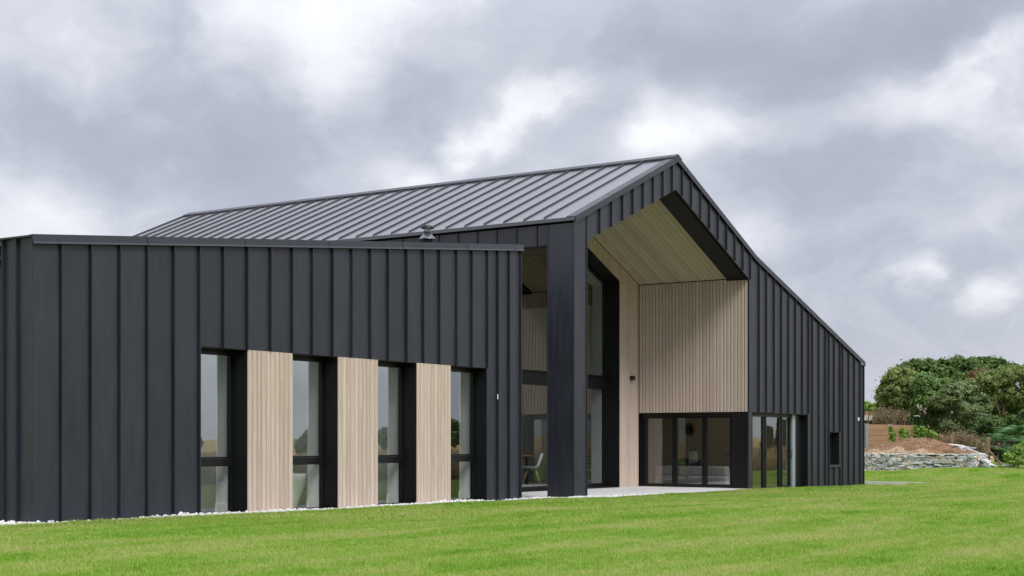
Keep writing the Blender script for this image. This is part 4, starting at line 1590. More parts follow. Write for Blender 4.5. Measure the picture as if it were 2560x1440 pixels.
def build_stone_wall():
    w = empty('dry_stone_wall', WALL[3], 'low curved dry stone wall of grey and tan slabs holding the soil bank', 'wall')
    o0 = Vector(WALL[3])
    total = sum((b - a).length for a, b in zip(WALL[:-1], WALL[1:]))
    top = .735
    # core behind the stones
    core = MB()
    lo, hi = [], []
    n = 24
    for i in range(n + 1):
        p, t = along(WALL, total * i / n)
        nrm = Vector((t.y, -t.x, 0)).normalized()
        if nrm.x > 0 and i < n * .8:
            nrm = -nrm
        lo.append(p)
    # face normal towards the lawn
    def face_n(t):
        m = Vector((t.y, -t.x, 0)).normalized()
        return m if m.dot(Vector((-1, -.3, 0))) > 0 else -m
    vs, fs = [], []
    for i in range(n + 1):
        p, t = along(WALL, total * i / n)
        m = face_n(t)
        a, b = p - m * .15, p - m * .42
        vs += [(a.x, a.y, -.3), (a.x, a.y, top - .04), (b.x, b.y, top - .04), (b.x, b.y, -.3)]
    for i in range(n):
        for k in range(4):
            a, b = i * 4 + k, i * 4 + (k + 1) % 4
            fs.append((a, b, b + 4, a + 4))
    fs += [(0, 1, 2, 3), (n * 4 + 3, n * 4 + 2, n * 4 + 1, n * 4)]
    MB().add(vs, fs).build('wall_core', 'wall_core', w)
    r = random.Random(3)
    z = -.08
    count = 0
    while z < top - .03:
        h = r.uniform(.085, .135)
        if z + h > top - .02:
            h = top - z
        s = r.uniform(-.1, .0)
        while s < total and count < 298:
            slab = .38 < s / total < .62
            L = r.uniform(.2, .5) if slab else r.uniform(.12, .32)
            hh = h * (r.uniform(.6, 1.0) if slab else r.uniform(.75, 1.45))
            mid = min(max(s + L / 2, 0), total)
            p, t = along(WALL, mid)
            m = face_n(t)
            o = bpy.data.objects.new('stone', r.choice(STONES))
            COL.objects.link(o)
            o.parent = w
            zc = z + h / 2 + r.uniform(-.03, .03)
            bz = p.z
            if zc + hh / 2 > bz - .04:
                o.location = Vector((p.x, p.y, zc)) - m * r.uniform(.02, .085) - o0
                o.rotation_euler = (r.uniform(-.12, .12), r.uniform(-.22, .22), math.atan2(t.y, t.x) + r.uniform(-.2, .2))
                o.scale = (L * 1.05, .22, hh * 1.08)
                count += 1
            else:
                bpy.data.objects.remove(o)
            s += L * .97
        z += h * .97
    # tumbled end and loose slabs on top
    spots = [(2463, 1150, 55.6, .42, .07, .3), (2470, 1157, 55.4, .5, .06, .35), (2476, 1163, 55.2, .42, .06, .2), (2459, 1145, 55.8, .3, .08, .5), (2466, 1165, 55.1, .35, .09, .1)]
    for i, (px, py, Z, L, h, tilt) in enumerate(spots):
        p = depth(px, py, Z)
        o = bpy.data.objects.new('stone', STONES[i])
        COL.objects.link(o)
        o.parent = w
        o.location = p - o0
        o.rotation_euler = (.1, tilt, -1.0 + .2 * i)
        o.scale = (L, .3, h)
    g = 'loose slabs on the bank'
    sl = [((2392, 1113, 57.3), (.62, .35, .06), .10, 'broad flat grey slab topmost on the loose pile of the soil bank'),
          ((2408, 1119, 57.1), (.40, .3, .07), -.08, 'short thick slab propped beneath the broad flat slab on the bank'),
          ((2424, 1120, 57.0), (.46, .3, .07), .04, 'tan edged slab at the right of the loose pile on the bank'),
          ((2383, 1118, 57.4), (.36, .28, .05), -.3, 'thin dark slab tilted at the left foot of the loose pile'),
          ((2416, 1125, 56.9), (.5, .3, .05), .06, 'pale slab lowest in the loose pile, half in red soil'),
          ((2440, 1130, 56.6), (.75, .16, .06), .36, 'long weathered slab sloping down behind the right end of the stone wall'),
          ((2521, 1165, 54.5), (.5, .3, .07), .05, 'white flat slab lying alone on the lawn edge right of the stone wall')]
    for i, ((px, py, Z), sc, tilt, lab) in enumerate(sl):
        o = bpy.data.objects.new('stone_slab', STONES[(i * 3 + 1) % 14])
        COL.objects.link(o)
        o.location = depth(px, py, Z)
        o.rotation_euler = (.05, tilt, -1.1 + .15 * math.sin(i * 2.1))
        o.scale = sc
        tag(o, lab, 'stone slab', g)
    p = depth(2504, 1170.5, 50)
    o = bpy.data.objects.new('lawn_stone', STONES[4])
    COL.objects.link(o)
    o.location = (p.x, p.y, float(lawn_z(p.x, p.y)) + .05)
    o.scale = (.10, .10, .12)
    tag(o, 'small dark stone standing alone on the lawn near the hedge', 'stone')


build_stone_wall()


def bank_z(x, y):
    """height of the soil bank behind the stone wall"""
    q = Vector((x, y, 0))
    best, bd = None, 1e9
    for i in range(len(WALL) - 1):
        a, b = WALL[i].xy, WALL[i + 1].xy
        ab = b - a
        t = max(0, min(1, (q.xy - a).dot(ab) / ab.length_squared))
        d = (q.xy - (a + ab * t)).length
        if d < bd:
            bd = d
    c = depth(2295, 1100, 60.5)
    hump = .62 * math.exp(-((q.x - c.x) ** 2 / 5.5 + (q.y - c.y) ** 2 / 3.2))
    return .66 + .05 * min(bd, 2.5) + hump + .05 * (noise.noise(Vector((x * 1.7, y * 1.7, 0))) + .5 * noise.noise(Vector((x * 5, y * 5, 3))))


def build_bank():
    # a sheet from the stone wall back under the hedge
    n, m = 70, 60
    total = sum((b - a).length for a, b in zip(WALL[:-2], WALL[1:-1]))
    vs, fs = [], []
    for i in range(n + 1):
        p, t = along(WALL[:-1], total * i / n)
        for j in range(m + 1):
            s = .05 + 9.0 * (j / m) ** 1.5
            x, y = p.x + s * 1.0, p.y + s * (.36)
            vs.append((x, y, bank_z(x, y)))
    for i in range(n):
        for j in range(m):
            a = i * (m + 1) + j
            fs.append((a, a + m + 1, a + m + 2, a + 1))
    o = MB().add(vs, fs).build('soil_bank', 'red_soil', None, True)
    structure(o)
    me = o.data
    me.materials.append(MATS['tan_soil'])
    for p in me.polygons:
        c = p.center
        i, j = divmod(p.index, m)
        s = 9.0 * ((j + .5) / m) ** 1.5
        if s < 1.15 + .35 * math.sin(i * .5) + .3 * noise.noise(c * 2):
            p.material_index = 1
    # clods and chippings on the bank
    v0, f0 = ico(1)
    P = []
    for _ in range(620):
        i = random.random()
        p, t = along(WALL[:-1], total * i)
        s = random.uniform(.1, 3.2)
        x, y = p.x + s, p.y + s * .36
        P.append((x, y, bank_z(x, y) + .01, random.choice((.012, .015, .02, .025, .03, .045))))
    P = np.array(P)
    n_ = len(P)
    V = np.einsum('nij,nkj->nki', rand_rot(n_), v0[None] * (P[:, 3:4] * RNG.uniform(.6, 1.3, (n_, 3)))[:, None, :] * (1 + RNG.uniform(-.2, .2, (n_, len(v0))))[..., None]) + P[:, None, :3]
    Fa = (f0[None] + (np.arange(n_) * len(v0))[:, None, None]).reshape(-1, 3)
    o = mesh_np('clods', V.reshape(-1, 3), Fa, 'tan_soil', False)
    tag(o, 'crumbled clods and chippings strewn over the soil bank', 'soil', None, 'stuff')


build_bank()


def build_timber_wall():
    a, b, c = depth(2164, 1135, 61.2), depth(2225, 1135, 62.6), depth(2286, 1135, 64.2)
    w = empty('timber_retaining_wall', a, 'orange brown timber sleeper wall slotted between grey steel posts behind the soil bank', 'retaining wall')
    tops = (1.97, 1.95, 1.93)
    for p, q in ((a, b), (b, c)):
        d = (q - p)
        d.z = 0
        L = d.length
        d.normalize()
        nrm = Vector((-d.y, d.x, 0))
        for k in range(6):
            z1 = 1.955 - k * .232
            z0 = z1 - .226
            s = p + d * .05
            e = q - d * .05
            off = nrm * (.008 * ((k * 7) % 3 - 1))
            A = [s + off - nrm * .05, e + off - nrm * .05, e + off + nrm * .05, s + off + nrm * .05]
            MB().prism([(v.x, v.y, z0) for v in A], [(v.x, v.y, z1) for v in A]).build('board', 'sleeper_timber', w, bevel=.006)
    for p, t, wd in ((a, 1.99, .16), (b, 1.99, .11), (c, 1.97, .09)):
        d = (c - a)
        d.z = 0
        d.normalize()
        nrm = Vector((-d.y, d.x, 0))
        # H section: two flanges and a web as one outline
        h, f, tw = .085, wd / 2, .012
        out = [(-f, -h), (f, -h), (f, -h + tw), (tw, -h + tw), (tw, h - tw), (f, h - tw), (f, h), (-f, h), (-f, h - tw), (-tw, h - tw), (-tw, -h + tw), (-f, -h + tw)]
        P = [p + d * u + nrm * v for u, v in out]
        MB().prism([(v.x, v.y, .3) for v in P], [(v.x, v.y, t) for v in P]).build('steel_post', 'steel', w)


build_timber_wall()


def build_fence():
    p = depth(2470, 1148, 57.0)
    q = depth(2512, 1160, 55.5)
    z0 = .2
    f = empty('fence', (p.x, p.y, z0), 'weathered wooden fence post with diagonal brace and strained wires before the hedge', 'fence')
    MB().tube([(p.x, p.y, -.1), (p.x - .01, p.y, .7), (p.x, p.y + .01, 1.42)], [.10, .095, .09], 10).build('post', 'post_timber', f)
    MB().tube([(p.x - .06, p.y - .1, .82), (q.x, q.y, .22)], [.045, .055], 8).build('brace', 'post_timber', f)
    e = depth(2700, 1100, 52)
    for z in (1.28, 1.05, .80, .56):
        MB().tube([(p.x - .09, p.y, z), ((p.x + e.x) / 2, (p.y + e.y) / 2, z - .03), (e.x, e.y, z)], .005, 5).build('wire', 'wire', f)
    MB().tube([(e.x, e.y, -.1), (e.x, e.y, 1.42)], .09, 10).build('post', 'post_timber', f)
    # a shed roof glimpsed beyond the bank
    s = depth(2150, 1052, 78)
    h = empty('shed', (s.x, s.y, .5), 'distant low shed with a white roof edge and tan upper wall beyond the timber wall', 'shed')
    box('wall', (s.x - 1, s.y - 3, 0), (s.x + 2, s.y + 3, 2.35), 'black_lining', h)
    box('roof', (s.x - 1.15, s.y - 3.4, 2.36), (s.x + 2.2, s.y + 3.2, 2.62), 'white_paint', h)
    box('gable', (s.x + .4, s.y - 2.4, 2.621), (s.x + 2.0, s.y + 2.6, 3.15), 'sleeper_timber', h)


build_fence()


# ================================================================== TREES, HEDGE AND PLANTS
def leaf_faces(P, N, size, elong=1.7):
    """one diamond leaf (two triangles, folded a little) per point"""
    n = len(P)
    N = N / np.maximum(np.linalg.norm(N, axis=1), 1e-6)[:, None]
    A = RNG.normal(size=(n, 3))
    T = np.cross(N, A)
    T /= np.maximum(np.linalg.norm(T, axis=1), 1e-6)[:, None]
    B = np.cross(N, T)
    s = np.asarray(size).reshape(-1, 1)
    a = P + T * s * elong * .5
    c = P - T * s * elong * .5
    b = P + B * s * .5 + N * s * .12
    d = P - B * s * .5 + N * s * .12
    V = np.stack([a, b, c, d], 1).reshape(-1, 3)
    Fa = np.arange(4 * n).reshape(n, 4)
    return V, Fa


def blob_points(lobes, per, fill=.55):
    """leaves gathered in many small sprays over each lobe, ragged at the skin, with gaps between the sprays"""
    Ps, Ns = [], []
    for (c, r, k) in lobes:
        c, r = np.asarray(c, float), np.asarray(r, float)
        ns = max(8, int(26 * k))
        d = RNG.normal(size=(ns, 3))
        d /= np.linalg.norm(d, axis=1)[:, None]
        d[:, 2] = d[:, 2] * .9 + .08
        rad = RNG.uniform(.45, 1.12, ns) ** .6
        cen = c + d * r * rad[:, None]
        sr = r.mean() * RNG.uniform(.16, .36, ns)
        cnt = max(4, int(per * k / ns))
        for q, s_, dd in zip(cen, sr, d):
            p = RNG.normal(size=(cnt, 3)) * np.array([.55, .55, .42]) * s_
            far = RNG.random(cnt) < .10
            p[far] *= 2.1
            Ps.append(q + p)
            Ns.append(p / s_ * .8 + dd * .35 + RNG.normal(size=(cnt, 3)) * .55 + np.array([0, 0, .6]))
    return np.concatenate(Ps), np.concatenate(Ns)


def trunk_mesh(base, top, lobes, r0, parent, name='trunk', twigs=6, mat='bark'):
    base, top = Vector(base), Vector(top)
    m = MB()
    pts = []
    for i in range(6):
        t = i / 5
        p = base.lerp(top, t) + Vector((random.uniform(-.06, .06), random.uniform(-.06, .06), 0)) * (1 if 0 < i else 0)
        pts.append(p)
    m.tube(pts, [r0 * (1 - .75 * i / 5) for i in range(6)], 7)
    for (c, r, k) in lobes:
        s = base.lerp(top, random.uniform(.35, .85))
        e = Vector(c)
        mid = s.lerp(e, .5) + Vector((0, 0, -.12))
        m.tube([s, mid, e], [r0 * .4, r0 * .25, r0 * .1], 5)
        for _ in range(twigs):
            d = Vector((random.gauss(0, 1), random.gauss(0, 1), random.gauss(.4, .8))).normalized()
            e2 = e + Vector((d.x * r[0], d.y * r[1], d.z * r[2])) * random.uniform(.5, 1.0)
            m.tube([mid.lerp(e, random.random()), e.lerp(e2, .55) + Vector((0, 0, .05)), e2], [r0 * .16, r0 * .09, r0 * .03], 4)
    o = m.build(name, mat, parent, True)
    return o


def plant(name, label, cat, base, lobes, per, leaf, size, mat, r0=.12, group=None, fill=.5, twigs=3, top=None, trunk='trunk', crown='crown', jitter=.3):
    t = empty(name, base, label, cat, group)
    cz = np.mean([c[2] for c, r, k in lobes])
    tp = top or (np.mean([c[0] for c, r, k in lobes]), np.mean([c[1] for c, r, k in lobes]), cz)
    trunk_mesh(base, tp, lobes, r0, t, trunk, twigs)
    P, N = blob_points(lobes, per, fill)
    sz = size * RNG.uniform(1 - jitter, 1 + jitter, len(P))
    V, Fa = leaf_faces(P, N, sz, leaf)
    V = V - np.asarray(base)[None]
    mesh_np(crown, V, Fa, mat, False, t)
    return t


def D(px, py, Z):
    return tuple(depth(px, py, Z))


def gz(px, Z, z):
    d = depth(px, HY, Z)
    return (d.x, d.y, z)


def px_r(r, Z):
    return r * Z / F


def lobes_px(lst, Z, dz=0.9):
    """lobes given as survey (column, row, half width, half height, weight) at forward distance Z"""
    out = []
    for (x, y, w, h, k) in lst:
        zz = Z + random.uniform(-dz, dz)
        c = D(x, y, zz)
        rw = px_r(w, zz)
        out.append((c, (rw, rw, px_r(h, zz)), k))
    return out


def twig_shrub(label, feet, Z, group, n):
    """leafless stems rising and arching from a few stools"""
    b0 = depth(feet[len(feet) // 2][0], feet[len(feet) // 2][1], Z)
    t = empty('hedge_shrub', b0, label, 'shrub', group)
    P, N = [], []
    for px, py, hpx in feet:
        m = MB()
        c = depth(px, py, Z + random.uniform(-.5, .5))
        for _ in range(n):
            h = px_r(hpx, Z) * random.uniform(.6, 1.25)
            a = random.uniform(0, 6.283)
            sp = h * random.uniform(.08, .5)
            o = Vector((random.gauss(0, .14), random.gauss(0, .14), -.1))
            pts = [c + o + Vector((math.cos(a) * sp * q * q, math.sin(a) * sp * q * q, h * q - .12 * sp * q ** 3)) for q in (0, .35, .7, 1)]
            m.tube(pts, [.016, .013, .009, .004], 4)
            for k in range(3):
                q = pts[random.choice((1, 2))]
                e = q + Vector((random.gauss(0, .16), random.gauss(0, .16), random.uniform(.1, .3)))
                m.tube([q, e], [.007, .003], 3)
                P.append(e)
                N.append((random.gauss(0, 1), random.gauss(0, 1), .6))
        m.build('branch', 'bark', t)['kind'] = 'stuff'
    P = np.repeat(np.array([tuple(p) for p in P]), 4, 0) + RNG.normal(size=(len(P) * 4, 3)) * .09
    V, Fa = leaf_faces(P, RNG.normal(size=(len(P), 3)) + [0, 0, .5], np.full(len(P), .04), 1.8)
    mesh_np('crown', V - np.array(tuple(b0)), Fa, 'leaf_dry', False, t)


def build_hedge():
    random.seed(11)
    # dark flat-topped trees at the back
    g = 'dark wind-pruned trees along the skyline'
    plant('pine_tree', 'dark flat topped tree at the left end of the skyline with sky gaps below', 'tree', gz(2290, 92, .3),
          lobes_px([(2262, 925, 20, 15, 1), (2290, 915, 24, 13, 1), (2322, 918, 26, 14, 1), (2275, 945, 18, 14, .7), (2305, 945, 26, 14, .8), (2340, 935, 22, 18, .9), (2350, 955, 22, 16, .6)], 92), 3600, 1.6, .15, 'leaf_pine', .22, g, .35)
    plant('pine_tree', 'dark flat topped tree in the middle of the skyline group', 'tree', gz(2390, 94, .3),
          lobes_px([(2360, 916, 22, 14, 1), (2390, 912, 28, 14, 1), (2420, 915, 24, 16, 1), (2375, 940, 28, 18, 1), (2410, 940, 28, 18, 1), (2440, 930, 22, 16, .9), (2390, 965, 34, 18, .8)], 94), 3600, 1.6, .15, 'leaf_pine', .24, g, .35)
    plant('pine_tree', 'dark tapering tree at the right end of the skyline group', 'tree', gz(2480, 96, .3),
          lobes_px([(2455, 908, 24, 13, 1), (2480, 910, 24, 14, 1), (2505, 918, 18, 16, 1), (2470, 932, 28, 16, 1), (2500, 935, 24, 14, 1), (2530, 925, 20, 12, .8), (2550, 930, 16, 10, .6)], 96), 3600, 1.6, .15, 'leaf_pine', .24, g, .35)
    # hedgerow bushes in front
    g = 'hedgerow shrubs behind the soil bank'
    plant('hedge_shrub', 'tall brownish green shrub with bare stems at the left end of the hedge', 'shrub', gz(2262, 66, .9),
          lobes_px([(2230, 950, 22, 26, 1), (2255, 938, 24, 22, 1), (2215, 985, 22, 26, .9), (2245, 985, 26, 30, 1), (2278, 960, 24, 26, 1), (2210, 1015, 20, 22, .8), (2240, 1025, 26, 24, .9), (2275, 1005, 26, 30, .9), (2198, 1040, 18, 14, .6)], 66), 6000, 1.7, .07, 'leaf_olive', .09, g, .3, 5)
    plant('hedge_shrub', 'broad mid green shrub with upright shoots left of centre in the hedge', 'shrub', gz(2330, 65, .8),
          lobes_px([(2305, 960, 22, 24, 1), (2330, 962, 22, 22, 1), (2355, 975, 24, 24, 1), (2315, 1000, 28, 28, 1), (2350, 1010, 28, 28, 1), (2300, 1040, 26, 24, .9), (2335, 1050, 28, 26, .9), (2310, 1080, 24, 20, .7), (2345, 1085, 26, 22, .7)], 65), 6000, 1.8, .075, 'leaf_green', .1, g, .3, 3)
    plant('hedge_shrub', 'bushy grey green shrub in the centre of the hedge above the loose slabs', 'shrub', gz(2395, 64, .8),
          lobes_px([(2360, 1000, 24, 24, .9), (2452, 1010, 24, 26, .9), (2380, 985, 22, 22, 1), (2402, 975, 22, 20, 1), (2425, 985, 22, 24, 1), (2385, 1025, 28, 28, 1), (2420, 1030, 28, 28, 1), (2380, 1065, 26, 22, .9), (2415, 1070, 28, 24, .9), (2445, 1060, 22, 26, .8)], 64), 6000, 1.8, .07, 'leaf_grey', .1, g, .3, 3)
    plant('hedge_shrub', 'wide olive willow-like shrub filling the right of the hedge', 'shrub', gz(2500, 65, .6),
          lobes_px([(2450, 960, 24, 22, 1), (2480, 950, 26, 20, 1), (2510, 940, 26, 20, 1), (2545, 935, 28, 22, 1), (2460, 1000, 28, 28, 1), (2500, 985, 30, 30, 1), (2545, 985, 32, 32, 1), (2480, 1040, 26, 24, .8), (2525, 1035, 30, 28, .9), (2575, 1010, 30, 34, .8), (2590, 960, 30, 30, .8)], 65), 5600, 2.8, .055, 'leaf_olive', .11, g, .3, 3)
    plant('hedge_shrub', 'tall green shrub continuing the hedge along the lawn beyond the fence wires', 'shrub', gz(2680, 64, .4),
          lobes_px([(2630, 960, 34, 34, 1), (2680, 975, 36, 36, 1), (2730, 990, 36, 36, 1), (2640, 1030, 36, 34, 1), (2700, 1045, 38, 36, 1), (2760, 1050, 34, 34, 1), (2650, 1100, 36, 34, .9), (2720, 1110, 38, 34, .9)], 64), 3000, 1.8, .09, 'leaf_green', .1, g, .3, 3)
    plant('hedge_shrub', 'thin red tipped shrub rising between the olive shrub and the dark trees', 'shrub', gz(2440, 68, 1.5),
          lobes_px([(2428, 945, 12, 18, 1), (2445, 938, 12, 18, 1), (2462, 935, 10, 16, .8)], 68), 260, 3.2, .05, 'leaf_red', .05, g, .2, 8)
    twig_shrub('tangle of dry brown stems at the foot of the hedge behind the slabs', [(2362, 1122, 34), (2385, 1124, 44), (2408, 1126, 46), (2430, 1132, 50), (2450, 1140, 46)], 60.5, g, 34)
    twig_shrub('bare brown twiggy shrub beside the shed at the left foot of the hedge', [(2200, 1066, 34), (2222, 1066, 44), (2246, 1068, 40)], 64, g, 40)
    plant('hedge_shrub', 'small bright green shrub against the sky beside the house corner', 'shrub', gz(2168, 76, .6),
          lobes_px([(2160, 1015, 16, 12, 1), (2180, 1020, 14, 10, 1)], 76), 900, 1.5, .12, 'leaf_bright', .06, g, .3)
    plant('hedge_shrub', 'dark shrub in the shade behind the fence post', 'shrub', gz(2490, 61, .4),
          lobes_px([(2460, 1085, 18, 24, .8), (2485, 1090, 22, 28, 1), (2520, 1085, 26, 30, 1), (2560, 1080, 30, 34, 1), (2500, 1125, 24, 20, .9), (2545, 1120, 30, 24, .9), (2440, 1085, 20, 20, .8), (2505, 1142, 18, 12, .6), (2540, 1142, 22, 12, .7), (2580, 1140, 26, 14, .7), (2475, 1060, 24, 18, .8), (2520, 1058, 26, 18, .8), (2570, 1050, 26, 22, .8)], 61), 3600, 1.8, .07, 'leaf_pine', .08, g, .3)
    plant('hedge_shrub', 'low pale leafed bramble at the right edge of the lawn', 'shrub', gz(2545, 54, .2),
          lobes_px([(2524, 1142, 12, 11, .7), (2547, 1126, 13, 17, .8), (2572, 1118, 16, 22, 1), (2536, 1154, 15, 7, .6), (2562, 1150, 18, 9, .7), (2590, 1135, 20, 20, 1)], 54, .4), 2200, 1.7, .065, 'leaf_bright', .05, g, .3)
    # pale blossom on the hedge
    for px, py, lab in ((2302, 1020, 'uppermost pale blossom spray on the green hedge shrub'), (2296, 1017, 'pale blossom spray left of the uppermost one on the hedge'), (2312, 1028, 'pale blossom spray lowest at right on the green hedge shrub')):
        p = np.array(D(px, py, 63.6))
        P = p + RNG.normal(size=(26, 3)) * np.array([.04, .04, .08])
        V, Fa = leaf_faces(P, RNG.normal(size=(26, 3)), np.full(26, .04), 1.2)
        o = mesh_np('blossom', V - p, Fa, 'petal', False)
        o.location = p
        tag(o, lab, 'blossom', 'pale blossom on the hedge')
    for px, py, lab in ((2498, 1111, 'upper magenta flower in the shade right of the fence post'), (2492, 1118, 'lower magenta flower in the shade right of the fence post')):
        p = np.array(D(px, py, 56.2))
        P = p + RNG.normal(size=(22, 3)) * np.array([.03, .03, .02])
        V, Fa = leaf_faces(P, RNG.normal(size=(22, 3)), np.full(22, .032), 1.2)
        o = mesh_np('blossom', V - p, Fa, 'petal_pink', False)
        o.location = p
        tag(o, lab, 'flower', 'magenta flowers by the fence')
    # young laurels planted in the bank
    lau = [(2229, 1112, 1066, 10, 'slim young laurel in front of the middle steel post'), (2258, 1106, 1072, 16, 'spreading young laurel against the second bay of the timber wall'),
           (2291, 1108, 1064, 12, 'tall young laurel in front of the right hand steel post'), (2308, 1106, 1066, 11, 'narrow pale green laurel right of the timber wall'), (2332, 1110, 1078, 15, 'dense bright laurel at the right end of the planted row')]
    for px, yb, yt, hw, lab in lau:
        Z = 60.3
        b = depth(px, yb, Z)
        b.z = min(b.z, bank_z(b.x, b.y) + .02)
        lob = lobes_px([(px, yb - 10, hw * .45, 11, 1), (px + hw * .2, (yb + yt) / 2, hw * .62, 13, 1), (px - hw * .2, yt + 9, hw * .3, 9, .7)], Z, .08)
        plant('laurel_shrub', lab, 'shrub', tuple(b), lob, 120, 2.2, .10, 'leaf_bright', .02, 'young laurels planted on the soil bank', .25, 5, trunk='stem', crown='foliage')


build_hedge()


def build_ferns():
    spots = [(2500, 1095, 57.5, .75, 'large bracken clump directly right of the fence post'), (2535, 1075, 57.0, .9, 'tallest bracken clump arching at the right edge of the hedge'),
             (2520, 1120, 56.0, .6, 'low bracken clump beneath the fence wires'), (2560, 1100, 56.0, .85, 'bracken clump cut by the right edge of the view')]
    for px, py, Z, R, lab in spots:
        base = depth(px, py, Z)
        base.z -= .45
        f = empty('bracken', base, lab, 'fern', 'bracken by the fence')
        V, Fa = [], []
        for k in range(26):
            a = random.uniform(0, 2 * math.pi)
            L = R * random.uniform(.7, 1.15)
            up = random.uniform(.45, 1.0)
            side = Vector((math.cos(a), math.sin(a), 0))
            perp = Vector((-math.sin(a), math.cos(a), 0))
            pts = [base + side * (L * t) + Vector((0, 0, up * L * (1.3 * t - .85 * t * t) + .25)) for t in [i / 11 for i in range(12)]]
            for i in range(1, 12):
                w = .26 * R * math.sin(math.pi * (.12 + .88 * i / 11) ** .8) + .015
                tan = (pts[i] - pts[i - 1]).normalized()
                for s in (-1, 1):
                    p0 = pts[i]
                    tip = p0 + perp * s * w + tan * w * .35 - Vector((0, 0, w * .22))
                    q = tan * (L * .042)
                    n = len(V)
                    V += [p0 - q, p0 + q, tip]
                    Fa.append((n, n + 1, n + 2))
        V = np.array([tuple(v - base) for v in V])
        mesh_np('frond', V, np.array(Fa), 'leaf_fern', False, f)['kind'] = 'stuff'


build_ferns()


def build_far_trees():
    """trees and hedges across the field, seen only as reflections in the glazing"""
    random.seed(5)
    g = 'trees across the field in front of the house'
    kinds = [((140, -24.5), 3.0), ((143, -28), 3.5), ((170, -38), 3.6), ((150, -33), 2.9), ((158, -31), 3.4), ((152, -37.5), 3.8), ((168, -34), 3.3), ((160, -41), 3.6), ((88, -36), 2.1), ((96, -42), 2.0), ((84, -38), 1.8), ((92, -47), 1.9), ((78, -34), 1.9), ((86, -58), 1.7), ((86, -31), 3.2)]
    for i, ((x, y), h) in enumerate(kinds):
        conifer = i < 8
        base = (x, y, -.6)
        if conifer:
            lob = [((x, y, h * t - .2), (h * .22 * (1.1 - t) + .2, h * .22 * (1.1 - t) + .2, h * .14), 1.1 - t * .6) for t in (.22, .4, .58, .75, .92)]
        else:
            lob = [((x + random.uniform(-1.6, 1.6), y + random.uniform(-1.6, 1.6), h * random.uniform(.4, .8)), (h * .28, h * .28, h * .24), 1) for _ in range(6)]
        plant('conifer_tree' if conifer else 'field_tree', 'dark conifer far across the field, mirrored in the patio glass' if conifer else 'round field tree far across the field, mirrored in the wing windows', 'tree',
              base, lob, 320, 1.5, .5, 'leaf_conifer' if conifer else 'leaf_pine', .16, g, .4, 1)


build_far_trees()


# ================================================================== GRASS
def blade_patch(name, nb, rad, h, w, mat, seed):
    r = np.random.default_rng(seed)
    V, Fa = [], []
    for k in range(nb):
        a = r.uniform(0, 2 * math.pi)
        q = rad * math.sqrt(r.uniform())
        x, y = q * math.cos(a), q * math.sin(a)
        b = r.uniform(0, 2 * math.pi)
        hh = h * r.uniform(.55, 1.25)
        lean = hh * r.uniform(.1, .75)
        dx, dy = math.cos(b), math.sin(b)
        px, py = -dy * w / 2, dx * w / 2
        m = (x + dx * lean * .35, y + dy * lean * .35, hh * .62)
        n = len(V)
        V += [(x - px, y - py, -.004), (x + px, y + py, -.004), (m[0] + px * .8, m[1] + py * .8, m[2]), (m[0] - px * .8, m[1] - py * .8, m[2]), (x + dx * lean, y + dy * lean, hh)]
        Fa += [(n, n + 1, n + 2, n + 3), (n + 3, n + 2, n + 4)]
    me = bpy.data.meshes.new(name)
    me.from_pydata(V, [], Fa)
    me.materials.append(MATS[mat])
    return bpy.data.objects.new(name, me)


def scatter(name, pts, rot, scl, patches, label, cat, mat_hint=None):
    src = bpy.data.collections.new(name + '_tufts')
    for p in patches:
        src.objects.link(p)
    me = bpy.data.meshes.new(name)
    me.vertices.add(len(pts))
    me.vertices.foreach_set('co', np.ascontiguousarray(pts, np.float32).ravel())
    at = me.attributes.new('turn', 'FLOAT_VECTOR', 'POINT')
    at.data.foreach_set('vector', np.ascontiguousarray(rot, np.float32).ravel())
    at = me.attributes.new('size', 'FLOAT', 'POINT')
    at.data.foreach_set('value', np.ascontiguousarray(scl, np.float32))
    me.update()
    o = bpy.data.objects.new(name, me)
    COL.objects.link(o)
    ng = bpy.data.node_groups.new(name + '_scatter', 'GeometryNodeTree')
    ng.interface.new_socket('Geometry', in_out='INPUT', socket_type='NodeSocketGeometry')
    ng.interface.new_socket('Geometry', in_out='OUTPUT', socket_type='NodeSocketGeometry')
    gi, go = ng.nodes.new('NodeGroupInput'), ng.nodes.new('NodeGroupOutput')
    ci = ng.nodes.new('GeometryNodeCollectionInfo')
    ci.inputs['Collection'].default_value = src
    ci.inputs['Separate Children'].default_value = True
    ci.inputs['Reset Children'].default_value = True
    ip = ng.nodes.new('GeometryNodeInstanceOnPoints')
    ip.inputs['Pick Instance'].default_value = True
    na = ng.nodes.new('GeometryNodeInputNamedAttribute')
    na.data_type = 'FLOAT_VECTOR'
    na.inputs['Name'].default_value = 'turn'
    ns = ng.nodes.new('GeometryNodeInputNamedAttribute')
    ns.data_type = 'FLOAT'
    ns.inputs['Name'].default_value = 'size'
    L = ng.links.new
    L(gi.outputs[0], ip.inputs['Points'])
    L(ci.outputs[0], ip.inputs['Instance'])
    L(na.outputs['Attribute'], ip.inputs['Rotation'])
    L(ns.outputs['Attribute'], ip.inputs['Scale'])
    L(ip.outputs[0], go.inputs[0])
    md = o.modifiers.new('scatter', 'NODES')
    md.node_group = ng
    tag(o, label, cat, None, 'stuff')
    return o


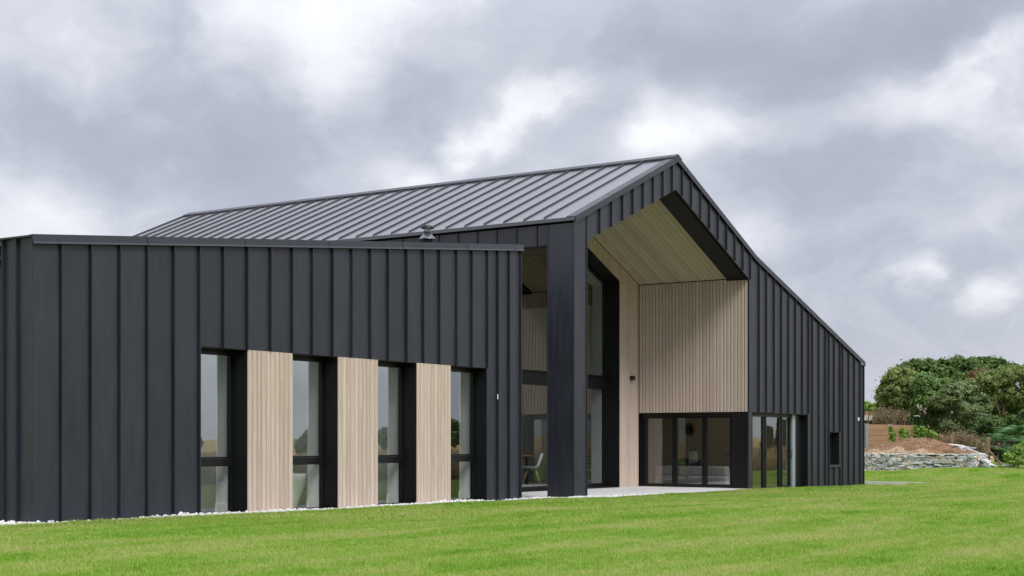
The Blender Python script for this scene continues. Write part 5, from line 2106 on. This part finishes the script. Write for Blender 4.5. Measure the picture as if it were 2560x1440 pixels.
def build_grass():
    def sample(n, z0, z1, spread):
        Z = np.sqrt(RNG.uniform(z0 * z0, z1 * z1, n))
        a = RNG.uniform(-.60, .62, n)
        x = (CT + ST * a) * Z
        y = (ST - CT * a) * Z
        return x, y
    X, Y, SC = [], [], []
    for n, z0, z1, s in ((84000, 7.5, 20, 1.0), (94000, 20, 36, 1.35), (86000, 36, 64, 1.9)):
        x, y = sample(n, z0, z1, 0)
        X.append(x)
        Y.append(y)
        SC.append(np.full(n, s))
    # a fringe of longer grass against the pebbles and walls
    n = 9000
    fx = RNG.uniform(11.5, 43.2, n)
    fy = np.where(fx < 29.4, 14.93, 15.17) - np.abs(RNG.normal(0, .12, n))
    X.append(fx)
    Y.append(fy)
    SC.append(RNG.uniform(1.1, 1.7, n))
    X, Y, SC = np.concatenate(X), np.concatenate(Y), np.concatenate(SC)
    ok = np.ones(len(X), bool)
    ok &= ~((X > 11.85) & (X < 29.5) & (Y > 14.94))
    ok &= ~((X >= 29.5) & (X < 43.36) & (Y > 15.19))
    ok &= ~((X > 46.6) & (X < 47.05) & (Y > 13.9) & (Y < 19.2))
    # stop at the stone wall and the hedge foot
    wl = np.array([(p.x, p.y) for p in WALL])
    lim = np.interp(Y, wl[::-1, 1], wl[::-1, 0])
    ok &= X < np.where(Y > wl[:, 1].min(), lim - .05, 58.0)
    X, Y, SC = X[ok], Y[ok], SC[ok]
    Zz = lawn_z(X, Y)
    n = len(X)
    rot = np.stack([RNG.normal(0, .06, n), RNG.normal(0, .06, n), RNG.uniform(0, 6.283, n)], 1)
    scl = SC * RNG.uniform(.75, 1.2, n)
    pts = np.stack([X, Y, Zz], 1)
    patches = [blade_patch('tuft', 22, .062, .038, .0046, 'grass_blade', s) for s in range(6)]
    scatter('grass', pts, rot, scl, patches, 'short mown lawn grass with dry yellow patches in front of the house', 'grass')
    # rough meadow beyond the lawn, mirrored in the windows
    n = 11000
    x = RNG.uniform(8, 120, n)
    lim_ = np.interp(x, [8, 45, 54, 120], [-1.4, 5.0, 8.5, 16])
    y = lim_ - 20 * RNG.uniform(0, 1, n) ** 1.5
    rot = np.stack([np.zeros(n), np.zeros(n), RNG.uniform(0, 6.283, n)], 1)
    pts = np.stack([x, y, lawn_z(x, y) - .03], 1)
    patches = [blade_patch('meadow_tuft', 30, .45, .55, .03, 'straw', 40 + s) for s in range(4)]
    scatter('meadow_grass', pts, rot, RNG.uniform(.8, 1.5, n), patches, 'tall straw coloured meadow grass along the far side of the lawn', 'grass')
    # a fallen leaf on the lawn
    p = depth(1982, 1232, 37)
    m = MB().add([(-.07, 0, .01), (0, .035, .03), (.07, 0, .012), (0, -.035, .03)], [(0, 1, 2, 3)]).build('fallen_leaf', 'leaf_dry')
    m.location = (p.x, p.y, float(lawn_z(p.x, p.y)) + .035)
    tag(m, 'single dry brown leaf lying on the lawn before the patio doors', 'leaf')


build_grass()
